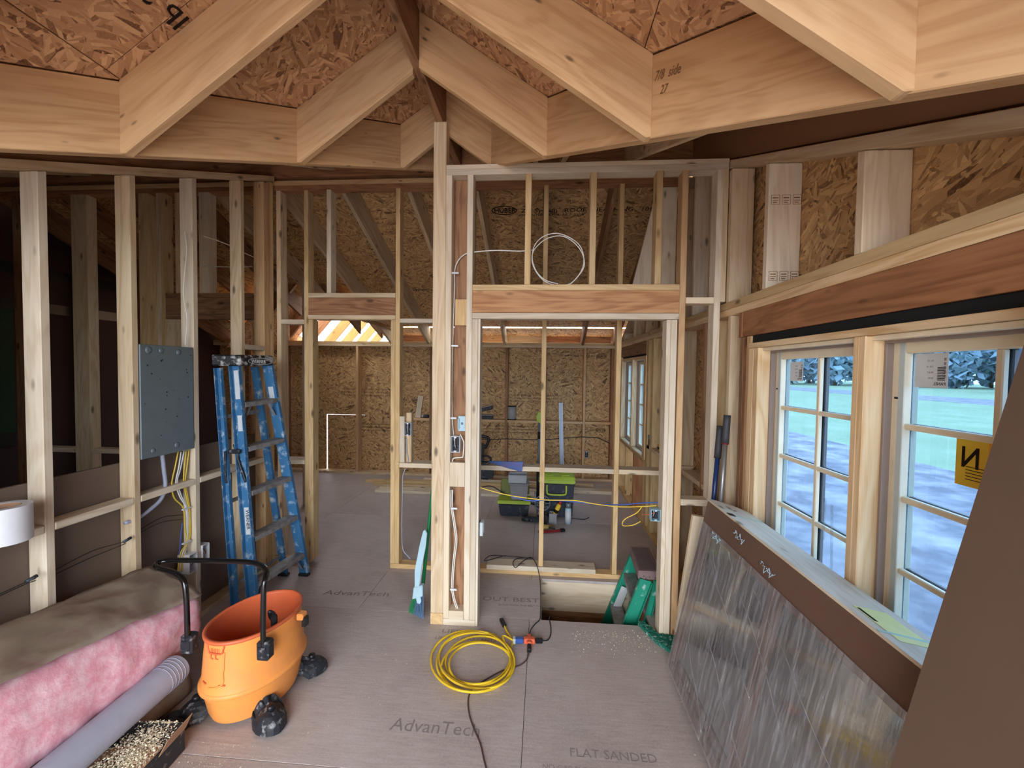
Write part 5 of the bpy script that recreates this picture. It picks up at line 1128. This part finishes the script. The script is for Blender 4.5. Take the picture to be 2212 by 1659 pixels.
# crinkled film ridges
for k, (u0, v0, u1, v1) in enumerate(((0.02, 0.86, 0.30, 0.70), (0.10, 0.78, 0.75, 0.42), (0.0, 0.55, 0.9, 0.15), (0.35, 0.83, 1.25, 0.30), (0.6, 0.80, 1.4, 0.45), (0.05, 0.35, 0.5, 0.05))):
    tube('film_fold', 'film', [pb_(u0+(u1-u0)*t/6, v0+(v1-v0)*t/6+0.012*math.sin(t*2+k), -0.004) for t in range(7)], 0.0016, pk, k=3, seg=5)
bm = bmesh.new()
for k, (u0, v0) in enumerate(((0.36, 0.93), (0.62, 0.90), (0.16, 0.84))):
    for j in range(7):
        a = pb_(u0+j*0.014, v0, -0.006); tube_bm(bm, [a, a+Vv*0.02*math.sin(j*1.9+k)-Wn*0.006+U*0.012, a+U*0.02+Vv*0.008*math.cos(j)], 0.0012, 4, cap=False)
meshobj('film_bunch', bm, 'ltblue', pk, Matrix.Identity(4))
lb = root('leaning_board', (0.55, 0, 0), 'large plain brown sheet leaning at the right, nearest the camera', 'board')
Vb = Vector((0.2417, 0, 1)).normalized(); Wb = Vector((Vb.z, 0, -Vb.x))
prism('sheet', 'cover', [Vector((0.518, -0.9, 0.006)), Vector((0.518, 0.9, 0.006)), Vector((0.518, 0.9, 0.006))+Vb*1.98, Vector((0.518, -0.9, 0.006))+Vb*1.98], 0.022, (0, 1, 0), Vb, lb, bev=0.003)
sh = [o for o in lb.children][0]
pl = root('offcut_board', (0.95, 2.6, 0), 'pale leaning offcut board behind the wrapped window, by the corner stud', 'board')
board('plank', 'pale', P(1471, 1365, 'y', 2.615), P(1509, 1114, 'y', 2.615), 0.075, 0.03, (1, 0, 0), pl)
def pole(lab, A, B, f, grip, mat):
    o = root('extension_pole', tuple(A), lab, 'pole'); m_ = A.lerp(B, f)
    tube('shaft', mat, [A, A.lerp(m_, .5), m_], 0.0135, o, k=2, seg=14); tube('grip', grip, [m_, m_.lerp(B, .5), B], 0.019, o, k=2, seg=16); tube('collar', 'red' if mat == 'silver' else 'black', [m_-(B-A).normalized()*0.006, m_], 0.0195, o, k=1, seg=14, smooth_path=False)
    return o
A, B = P(1541, 1085, 'y', 2.53), P(1556, 920, 'y', 2.53); d = (B-A)/(B.z-A.z); pole('blue pole with a dark grip leaning in the right corner', A-d*(A.z-0.02), B, 0.865, 'grip', 'bluepole')
A, B = P(1557, 1085, 'y', 2.44), P(1571, 897, 'y', 2.44); d = (B-A)/(B.z-A.z); pole('taller silver pole with a dark grip behind the blue pole', A-d*(A.z-0.02), B, 0.89, 'grip', 'silver')
# little things by the window
for k, (a, b, c, w) in enumerate(((1782, 1075, 1165, 0.018), (1797, 1090, 1230, 0.016), (1832, 1120, 1200, 0.012))):
    A = P(a, b, 'x', XR+0.07); B = P(a-4+3*k, c, 'x', XR+0.07); t_ = board('plastic_strip', 'clearfilm', A, B, w, 0.0015, (0, 1, 0), None, bev=0); tag(t_, ['short clear plastic strip hanging left of the window muntin', 'longest clear plastic strip hanging in the left window', 'clear plastic strip hanging beside the window mullion'][k], 'plastic strip', 'clear strips hanging in the left window')
sp = root('tape_dispenser', tuple(P(1735, 1180, 'x', XR+0.05)), 'red and ivory tape dispenser on the window sill', 'dispenser')
ps = P(1738, 1178, 'x', XR+0.04); ps.z = 0.757
lathe('tape', 'sash', [(0.018, 0), (0.032, 0), (0.032, 0.04), (0.018, 0.04), (0.018, 0)], ps+Vector((0, 0, 0.0)), sp, 24, cap=False); board('dispenser_arm', 'redbr', ps+Vector((0, 0.034, 0.02)), ps+Vector((0, 0.10, 0.03)), 0.03, 0.012, (1, 0, 0), sp, bev=0.003); board('dispenser_arm', 'steelgrey', ps+Vector((0, 0.06, 0.03)), ps+Vector((0, 0.065, 0.09)), 0.012, 0.004, (1, 0, 0), sp, bev=0.001)
# ================================================================== CENTRE PARTITION FITTINGS
YC = YN+0.04
c2 = lambda pts, y=YC: [P(a, b, 'y', y) for a, b in pts]
t_ = tube('cable', 'offw', c2([(1206, 613), (1180, 606), (1160, 588), (1150, 560), (1154, 532), (1172, 512), (1200, 504), (1228, 512), (1252, 530), (1261, 556), (1258, 580), (1244, 602), (1228, 614), (1200, 616), (1172, 604), (1152, 575), (1150, 548), (1164, 528), (1185, 514), (1214, 510), (1240, 524), (1258, 548), (1262, 575), (1248, 598), (1232, 614)]), 0.0032, k=5); tag(t_, 'white cable coiled in a big ring above the wide door header', 'cable')
t_ = tube('cable', 'offw', c2([(1150, 540), (1142, 541), (1120, 542.5), (1080, 541), (1050, 542), (1021, 545), (1005, 549), (992, 560), (984, 576), (982, 592), (982, 620), (980, 680), (978, 745), (977, 800), (976, 850), (977, 900), (979, 930), (982, 952)], YN+0.055), 0.0042, k=5); tag(t_, 'white cable running from the ring down the stud cavity beside the post', 'cable')
for lab, dx in (('left one of two white cables in the lower post cavity', -1.5), ('right one of two white cables in the lower post cavity', 1.8)):
    t_ = tube('cable', 'offw', c2([(976+dx, 1058), (975+dx, 1090), (978+dx, 1110), (984+dx, 1150), (985+dx, 1170), (981+dx, 1205), (978+dx, 1240), (977+dx, 1272), (981+dx, 1295), (986+dx, 1310), (988+dx, 1318)], YN+0.03), 0.0038, k=5); tag(t_, lab, 'cable', 'cables in the post cavity')
for k, (a, b) in enumerate(((983, 590), (982, 747), (978, 903), (980, 1098), (979, 1273))):
    p = P(a, b, 'y', YN+0.02); tag(S('cable_staple', 'white', p.x-0.02, p.x+0.025, YN+0.012, YN+0.022, p.z-0.006, p.z+0.006), ['highest', 'second highest', 'middle', 'second lowest', 'lowest'][k]+' white cable staple in the cavity beside the post', 'staple')
wallbox('open black and white outlet box beside the post, chest high', -0.603, -0.54, YN+0.004, YN+0.07, 1.155, 1.262, 'y')
jb = root('switch_bracket', (-0.53, YN+0.03, 1.28), 'pale blue metal switch bracket in the cavity above the outlet box', 'bracket')
S('bracket_plate', 'ltblue', -0.556, -0.508, YN+0.02, YN+0.025, 1.295, 1.395, jb, bev=0.002); S('bracket_lip', 'ltblue', -0.556, -0.548, YN+0.002, YN+0.02, 1.31, 1.38, jb, bev=0.002); lathe('screw', 'steelgrey', [(0.008, 0), (0.006, 0.003)], (-0.53, YN+0.0195, 1.345), jb, 12, tilt=Matrix.Rotation(math.radians(90), 3, 'X'))
t_ = tube('cable', 'offw', c2([(994, 938), (999, 948), (1002, 958), (1000, 985), (996, 988), (980, 990), (977, 998)], YN+0.03), 0.004, k=5); tag(t_, 'short white cable looping around the outlet box beside the post', 'cable')
wallbox('small pale outlet box on the right face of the double stud, low', -0.410, -0.385, YN+0.02, YN+0.08, 0.60, 0.69, 'x', mat='stripw')
ob = wallbox('blue outlet box on the left face of the wide door stud', 0.700, 0.762, YN+0.02, YN+0.075, 0.745, 0.82, 'y', mat='ltblue')
t_ = tube('cable', 'yellow_c', c2([(1031, 1051), (1060, 1060), (1100, 1070), (1140, 1076), (1180, 1080), (1240, 1081), (1275, 1087), (1310, 1092), (1345, 1095), (1390, 1094), (1418, 1092)], YN+0.06), 0.0036, k=5); tag(t_, 'yellow cable slung across the wide door opening', 'cable')
t_ = tube('cable', 'blue_c', c2([(1100, 1070), (1125, 1078), (1150, 1082), (1180, 1080), (1220, 1082), (1260, 1086), (1300, 1090), (1345, 1090), (1395, 1086), (1436, 1086)], YN+0.10), 0.0042, k=5); tag(t_, 'blue cable slung across the wide door opening', 'cable')
t_ = tube('cable', 'yellow_c', c2([(1387, 1094), (1375, 1108), (1352, 1120), (1344, 1130), (1348, 1136), (1368, 1134), (1384, 1126)], YN+0.06), 0.0034, k=5); tag(t_, 'yellow cable end hanging in a loop by the blue outlet box', 'cable')
t_ = tube('wire', 'tapo', c2([(1386, 1112), (1400, 1112), (1415, 1107)], YN+0.04), 0.0018, k=4, seg=6); tag(t_, 'bare copper wire sticking out of the blue outlet box', 'wire')
# partition behind: outlet box and cable left of the post
wm2 = S('backing_block', 'pale', -1.203, -1.16, Y2+0.0, Y2+0.03, 0.908, 1.30, wm); S('backing_block', 'spruce', -1.155, -1.11, Y2+0.03, Y2+0.085, 0.908, 1.33, wm)
wallbox('white outlet box on the stud just left of the post', -1.158, -1.098, Y2-0.02, Y2+0.028, 1.14, 1.25, 'y')
t_ = tube('cable', 'greyc', [P(a, b, 'y', Y2+0.02) for a, b in ((878, 946), (879, 975), (882, 996), (876, 1004))], 0.004, k=4); tag(t_, 'grey cable dropping from the outlet box to the rail left of the post', 'cable')
t_ = tube('cable', 'greyc', [P(a, b, 'y', Y2+0.05) for a, b in ((876, 1012), (870, 1030), (869, 1080), (868, 1140), (870, 1185), (880, 1200), (886, 1207))], 0.004, k=5); tag(t_, 'grey blue cable running down to the floor plate left of the post', 'cable')
# ================================================================== BACK ROOM
def lumber(lab, x0, x1, y0, y1, z0, z1, mt): tag(S('lumber_board', mt, x0, x1, y0, y1, z0, z1, None, bev=0.002), lab, 'board', 'loose boards on the back room floor')
lumber('nearest wide white board of the pile on the back room floor', -2.28, -0.1, 5.50, 5.68, 0.001, 0.039, 'pale')
lumber('second board from the front of the pile on the floor', -2.33, 0.0, 5.72, 5.81, 0.001, 0.039, 'spruce')
lumber('third yellowish board on the floor, in the middle of the pile', -2.45, -0.2, 5.84, 5.93, 0.001, 0.039, 'yellow')
lumber('rearmost floor level board, longest of the pile', -2.62, 0.2, 5.97, 6.06, 0.001, 0.039, 'yellow')
lumber('upper yellow board stacked across the middle of the pile', -2.3, 0.1, 5.86, 5.95, 0.041, 0.079, 'yellow')
lumber('top pale board lying on the rear of the pile', -1.75, 0.15, 5.98, 6.07, 0.041, 0.079, 'pale')
lumber('long pale board end showing right of the big toolbox', 0.3, 0.97, 5.78, 5.93, 0.001, 0.045, 'pale')
lumber('short board scrap behind the right hand board end', 0.42, 0.75, 6.12, 6.2, 0.001, 0.04, 'spruce')
lumber('dark offcut at the very back of the pile by the wall', -0.9, 0.2, 6.2, 6.3, 0.001, 0.045, 'brownw')
def taper_box(nm, mat, x0, x1, y0, y1, z0, z1, ins, parent, bev=0.006):
    bm = bmesh.new(); v_ = []
    for z, i in ((z0, ins), (z1, 0)): v_.append([bm.verts.new(q) for q in ((x0+i, y0+i, z), (x1-i, y0+i, z), (x1-i, y1-i, z), (x0+i, y1-i, z))])
    bm.faces.new(v_[0][::-1]); bm.faces.new(v_[1])
    for k in range(4): bm.faces.new((v_[0][k], v_[0][(k+1) % 4], v_[1][(k+1) % 4], v_[1][k]))
    bmesh.ops.recalc_face_normals(bm, faces=bm.faces)
    if bev: bmesh.ops.bevel(bm, geom=bm.edges[:], offset=bev, segments=2, affect='EDGES')
    return meshobj(nm, bm, mat, parent, Matrix.Identity(4))
tb = root('toolbox', (0.17, 4.95, 0), 'large charcoal toolbox with lime ribbed lid in the back room', 'toolbox')
taper_box('body', 'navy', -0.025, 0.375, 4.79, 5.12, 0.001, 0.40, 0.02, tb, 0.012); taper_box('lid', 'lime', -0.035, 0.385, 4.775, 5.135, 0.402, 0.45, -0.0, tb, 0.01); taper_box('lid_top', 'lime', -0.02, 0.37, 4.79, 5.12, 0.451, 0.48, -0.018, tb, 0.008)
for k in range(2):
    for j in range(4): board('lid_rib', 'lime', (0.03+k*0.19, 4.84+j*0.07, 0.485), (0.13+k*0.19, 4.84+j*0.07, 0.485), 0.03, 0.018, (0, 1, 0), tb, bev=0.006)
tube('handle', 'lime', [(0.06, 4.778, 0.385), (0.06, 4.765, 0.32), (0.075, 4.76, 0.285), (0.17, 4.755, 0.28), (0.265, 4.76, 0.285), (0.28, 4.765, 0.32), (0.28, 4.778, 0.385)], 0.011, tb, k=4, seg=8)
for k in (-0.032, 0.382): board('latch', 'black', (k, 4.95, 0.33), (k, 4.95, 0.42), 0.05, 0.014, (0, 1, 0), tb, bev=0.003)
ts = root('toolbox', (-0.32, 4.85, 0), 'small charcoal and lime toolbox with its olive lid tipped open', 'toolbox')
taper_box('body', 'navy', -0.50, -0.14, 4.76, 4.98, 0.001, 0.15, 0.02, ts, 0.012); taper_box('lid_rim', 'lime', -0.515, -0.125, 4.75, 4.99, 0.152, 0.19, 0.0, ts, 0.01)
prism('open_lid', 'olive', [(-0.50, 5.0, 0.20), (-0.15, 5.0, 0.20), (-0.16, 5.06, 0.37), (-0.49, 5.06, 0.37)], 0.03, (1, 0, 0), (0, 0.33, 1), ts, bev=0.006)
for j in range(4): board('lid_rib', 'olive', (-0.42, 4.992+j*0.012, 0.22+j*0.035), (-0.30, 4.992+j*0.012, 0.22+j*0.035), 0.018, 0.012, (0, 0, 1), ts, bev=0.004)
g1 = root('storage_bin', (-0.25, 4.85, 0.192), 'frosted plastic storage bin standing on the small toolbox', 'bin'); taper_box('bin_body', 'clearbin', -0.37, -0.16, 4.78, 4.97, 0.193, 0.37, 0.015, g1, 0.008); taper_box('bin_rim', 'clearbin', -0.38, -0.15, 4.77, 4.98, 0.371, 0.385, 0.0, g1, 0.004)
g2 = root('storage_bin', (-0.27, 4.9, 0.387), 'pale grey open bin stacked on the frosted bin', 'bin')
for (a, b, c, d) in ((-0.39, -0.385, 4.80, 4.96), (-0.185, -0.18, 4.80, 4.96), (-0.385, -0.185, 4.80, 4.805), (-0.385, -0.185, 4.955, 4.96)): S('bin_wall', 'greybin', a, b, c, d, 0.387, 0.48, g2)
S('bin_floor', 'greybin', -0.385, -0.185, 4.805, 4.955, 0.387, 0.392, g2)
def lathe_at(nm, mat, prof, loc, parent, seg=24, rot=None): return lathe(nm, mat, prof, loc, parent, seg, tilt=rot)
wl_ = root('work_light', (-0.04, 5.3, 0), 'tall work light pole with a lime head behind the toolboxes', 'work light')
lathe_at('pole', 'steelgrey', [(0.016, 0.30), (0.016, 1.05)], (-0.045, 5.32, 0), wl_); lathe_at('pole_sleeve', 'black', [(0.026, 0.02), (0.026, 0.50)], (-0.045, 5.32, 0), wl_); lathe_at('pole_collar', 'black', [(0.02, 0.83), (0.02, 0.92)], (-0.045, 5.32, 0), wl_); lathe_at('base', 'black', [(0.11, 0.001), (0.11, 0.02), (0.03, 0.04)], (-0.045, 5.32, 0), wl_)
prism('lamp_head', 'lime', [(-0.075, 5.29, 1.06), (-0.03, 5.29, 1.03), (-0.01, 5.29, 1.08), (-0.015, 5.29, 1.17), (-0.055, 5.29, 1.19), (-0.09, 5.29, 1.12)], 0.05, (0, 0, 1), (-1, 0, 0), wl_, bev=0.006)
wh = root('fan', (0.04, 4.68, 0.001), 'grey round fan on the floor between the toolboxes', 'fan')
for rr, w_ in ((0.085, 0.012), (0.03, 0.008)):
    tube('guard_ring', 'steelgrey', [(0.01+rr*math.cos(a*math.pi/12), 4.69, 0.20+rr*math.sin(a*math.pi/12)) for a in range(24)], w_/2, wh, k=1, seg=6, closed=True, smooth_path=False)
for k in range(6):
    a = k*math.pi/3; tube('spoke', 'steelgrey', [(0.01+0.03*math.cos(a), 4.69, 0.20+0.03*math.sin(a)), (0.01+0.085*math.cos(a), 4.69, 0.20+0.085*math.sin(a))], 0.006, wh, k=1, seg=6, smooth_path=False)
taper_box('motor', 'blacks', -0.06, 0.08, 4.705, 4.76, 0.001, 0.20, 0.01, wh, 0.01)
hs = root('hose_tool', (-0.05, 4.6, 0), 'dark grey power tool lying on the floor before the fan', 'power tool'); taper_box('tool_body', 'navy', -0.14, -0.0, 4.60, 4.66, 0.001, 0.055, 0.01, hs, 0.012); lathe_at('tool_nose', 'blacks', [(0.028, -0.06), (0.03, 0.0), (0.02, 0.05)], (-0.17, 4.63, 0.032), hs, rot=Matrix.Rotation(math.radians(-90), 3, 'Y')); taper_box('tool_grip', 'black', 0.01, 0.07, 4.57, 4.64, 0.001, 0.10, 0.0, hs, 0.012)
cn = root('container', (0.13, 4.62, 0), 'grey plastic cup holding the yellow foam can', 'container')
for (a, b, c, d) in ((0.085, 0.09, 4.58, 4.67), (0.165, 0.17, 4.58, 4.67), (0.09, 0.165, 4.58, 4.585), (0.09, 0.165, 4.665, 4.67)): S('cup_wall', 'clearbin', a, b, c, d, 0.001, 0.12, cn)
S('cup_floor', 'clearbin', 0.09, 0.165, 4.585, 4.665, 0.001, 0.006, cn)
fc = root('spray_can', (0.13, 4.625, 0.008), 'yellow foam can with red cap tilted in the grey cup', 'spray can'); Rt = Matrix.Rotation(math.radians(24), 3, 'Y')
lathe_at('can_body', 'yellowp', [(0.026, 0.0), (0.026, 0.19), (0.016, 0.205)], (0.117, 4.625, 0.03), fc, rot=Rt); lathe_at('can_cap', 'redbr', [(0.014, 0.0), (0.014, 0.03)], Vector((0.117, 4.625, 0.03))+Rt @ Vector((0, 0, 0.206)), fc, rot=Rt); lathe_at('can_print', 'ink', [(0.0264, 0.10), (0.0264, 0.135)], (0.117, 4.625, 0.03), fc, rot=Rt); lathe_at('can_foot', 'label', [(0.0263, 0.0), (0.0263, 0.04)], (0.117, 4.625, 0.03), fc, rot=Rt)
sc = root('spray_can', (0.297, 4.63, 0), 'white and pale blue aerosol can standing right of the big toolbox handle', 'spray can')
lathe_at('can_body', 'ltblue', [(0.034, 0.001), (0.034, 0.165), (0.028, 0.178)], (0.297, 4.63, 0), sc); lathe_at('can_cap', 'steelgrey', [(0.028, 0.179), (0.028, 0.225), (0.022, 0.23)], (0.297, 4.63, 0), sc); lathe_at('can_label', 'label', [(0.0345, 0.02), (0.0345, 0.15)], (0.297, 4.63, 0), sc)
rb_ = root('pry_bar', (0.13, 4.35, 0), 'dark red bar tool with a black end lying on the back room floor', 'bar tool')
board('bar', 'red', (-0.03, 4.31, 0.015), (0.20, 4.375, 0.015), 0.03, 0.022, (0, 1, 0), rb_, bev=0.004); board('bar_end', 'black', (0.201, 4.375, 0.018), (0.25, 4.39, 0.018), 0.04, 0.032, (0, 1, 0), rb_, bev=0.006)
gv = root('glove', (0.06, 4.45, 0), 'ochre and black work glove on the floor behind the red bar', 'glove')
bm = bmesh.new(); bmesh.ops.create_icosphere(bm, subdivisions=2, radius=1)
for q in bm.verts: q.co = Vector((q.co.x*0.06, q.co.y*0.035, max(0.001, q.co.z*0.022+0.02)))+noise.noise_vector(q.co*9)*0.006
meshobj('palm', bm, 'goldtool', gv, Matrix.Translation((0.04, 4.45, 0)), smooth=True)
for k in range(4): tube('finger', 'goldtool' if k % 2 else 'black', [(0.08, 4.43+k*0.016, 0.02), (0.115, 4.425+k*0.018, 0.028), (0.145, 4.42+k*0.02, 0.012)], 0.010, gv, k=3, seg=8)
t_ = tube('power_cord', 'black', [F3(1235, 1120, 0.004), F3(1250, 1121, 0.004), F3(1262, 1122, 0.004), F3(1272, 1118, 0.006)], 0.005, k=4); tag(t_, 'short black cord end on the floor right of the big toolbox', 'cord')
t_ = tube('hose', 'black', [P(a, b, 'y', 4.9) for a, b in ((1030, 1060), (1040, 1053), (1055, 1050), (1068, 1053), (1082, 1062), (1092, 1068))], 0.007, k=4); tag(t_, 'black hose arching behind the small toolbox', 'hose')
# rule, canister and bits on the back wall
rl = root('straightedge', (0.3, 6.40, 0), 'white steel straightedge with blue scale leaning on the back wall', 'ruler')
A, B = P(1213, 1003, 'y', 6.42), P(1211.5, 870, 'y', 6.42); d = (B-A)/(B.z-A.z); A = A-d*(A.z-0.002); A.y -= 0.10; B.y = 6.437; A.x += 0.0
board('blade', 'rule', A, B, 0.062, 0.003, (1, 0, 0), rl); 
for sx_ in (-0.012, 0.012): board('scale_print', 'ruleblue', A+Vector((sx_, -0.0025, 0)), B+Vector((sx_, -0.0025, 0)), 0.006, 0.001, (1, 0, 0), rl, bev=0)
fl = root('filter_canister', (-0.495, 6.49, 0.923), 'grey pleated cartridge filter with black ends on the back wall blocking', 'filter')
lathe_at('pleats', 'filter', [(0.07, 0.0125), (0.07, 0.205)], (-0.495, 6.522, 0.9235), fl, 40); lathe_at('end_ring', 'black', [(0.074, 0.0), (0.074, 0.012)], (-0.495, 6.522, 0.9235), fl, 40); lathe_at('end_ring', 'black', [(0.074, 0.206), (0.074, 0.218)], (-0.495, 6.522, 0.9235), fl, 40)
for k, (lab, z, an) in enumerate((('lower grey parts organiser on the back wall blocking', 0.924, 0), ('upper grey parts organiser tilted on the lower one', 1.012, -14))):
    o = root('parts_organiser', (-0.9, 6.5, z), lab, 'organiser', 'parts organisers on the back wall blocking'); R_ = Matrix.Rotation(math.radians(an), 3, 'Y')
    q = Vector((-1.03, 6.52, z+0.03+(0.012 if k else 0)))
    board('case', 'blacks', q, q+R_ @ Vector((0.24, 0, 0)), 0.10, 0.055, (0, 1, 0), o, bev=0.006); board('case_lid', 'clearbin', q+Vector((0, 0, 0.035)), q+Vector((0, 0, 0.035))+R_ @ Vector((0.245, 0, 0)), 0.105, 0.012, (0, 1, 0), o, bev=0.003)
t_ = board('wood_offcut', 'pale', (-1.99, 6.50, 0.924), (-1.96, 6.56, 1.27), 0.085, 0.018, (1, 0, 0), None); tag(t_, 'upright pale offcut leaning on the back wall blocking, left of the post', 'offcut')
dr = root('hand_tool', (-1.86, 6.5, 0.923), 'small dark drill bit holder beside the pale offcut', 'hand tool'); board('tool_body', 'blacks', (-1.90, 6.5, 0.95), (-1.81, 6.5, 0.95), 0.04, 0.05, (0, 1, 0), dr, bev=0.01); board('tool_tip', 'greybin', (-1.93, 6.5, 0.955), (-1.901, 6.5, 0.955), 0.03, 0.03, (0, 1, 0), dr, bev=0.006)
t_ = tube('cable', 'black', [P(a, b, 'y', YB-0.006) for a, b in ((1028, 948), (1070, 949), (1093, 948), (1130, 949), (1165, 950), (1200, 948), (1240, 945), (1258, 944), (1290, 946), (1305, 952), (1317, 958))], 0.006, k=5); tag(t_, 'black cable strung across the back wall studs', 'cable')
wallbox('small outlet box low on the right end of the back wall', 0.653, 0.71, YB+0.01, YB+0.06, 0.36, 0.46, 'y', 'outlet boxes on the back wall')
wallbox('small outlet box low on the back wall, left of the post', -1.75, -1.69, YB+0.01, YB+0.06, 0.42, 0.51, 'y', 'outlet boxes on the back wall')
ms = root('miter_saw', (-0.92, 6.0, 0), 'black upright power saw with a handle on a dark blue stand', 'power saw')
taper_box('stand', 'navy', -1.05, -0.72, 6.10, 6.19, 0.081, 0.27, 0.01, ms, 0.01); taper_box('stand_legs', 'black', -1.0, -0.80, 6.11, 6.17, 0.0, 0.08, 0.0, ms, 0.004); taper_box('saw_column', 'black', -1.03, -0.86, 6.12, 6.18, 0.27, 0.60, 0.01, ms, 0.012); tube('saw_handle', 'black', [(-1.0, 6.15, 0.60), (-1.0, 6.15, 0.70), (-0.84, 6.15, 0.70), (-0.80, 6.15, 0.66), (-0.84, 6.15, 0.56), (-0.88, 6.15, 0.55)], 0.022, ms, k=3)
hw = root('hand_saw', (-0.35, Y2-0.02, 0.906), 'blue sleeved hand saw lying over the partition rail', 'hand saw')
prism('blade_sleeve', 'bluefan', [P(a, b, 'y', 3.395) for a, b in ((1054, 995), (1131, 997), (1127, 1019), (1098, 1011), (1060, 999))], 0.014, (1, 0, 0), (0, 0, 1), hw, bev=0.002)
sa = [P(a, b, 'y', 3.45) for a, b in ((1034, 992), (1040, 986), (1052, 985), (1060, 990), (1057, 1000), (1044, 1001), (1034, 998))]
for q in sa: q.z = max(q.z, 0.916)
tube('saw_handle', 'blacks', sa, 0.009, hw, k=4, closed=True)
ro = root('rope_hank', (-0.46, Y2+0.05, 0.907), 'small dark hank of cord lying on the partition rail by the post', 'cord hank')
tube('cord', 'navy', [(-0.50+0.05*math.cos(a*0.9)*(1+0.1*math.sin(a)), Y2+0.055+0.025*math.sin(a*0.9), 0.914+0.004*(a % 3)) for a in range(40)], 0.0045, ro, k=3, seg=6)
# right wall ledge bits in the back room
bxw = root('storage_box', (XR+0.06, 4.46, 0.927), 'small dark clear-topped box on the right wall ledge', 'box')
S('ledge', 'spruce', XR-0.002, XR+0.13, 4.43, 4.538, 0.887, 0.925, wr)
S('box_body', 'black', XR+0.01, XR+0.10, 4.44, 4.53, 0.927, 0.99, bxw, bev=0.004); S('box_lid', 'clearbin', XR+0.005, XR+0.105, 4.437, 4.533, 0.991, 1.03, bxw, bev=0.004)
tm = root('tape_measure', (XR+0.05, 4.2, 0.927), 'yellow and black tape measure on the right wall ledge', 'tape measure')
S('case', 'yellowp', XR+0.02, XR+0.06, 4.14, 4.21, 0.927, 0.995, tm, bev=0.014); S('case_grip', 'black', XR+0.015, XR+0.065, 4.15, 4.20, 0.94, 0.97, tm, bev=0.006)
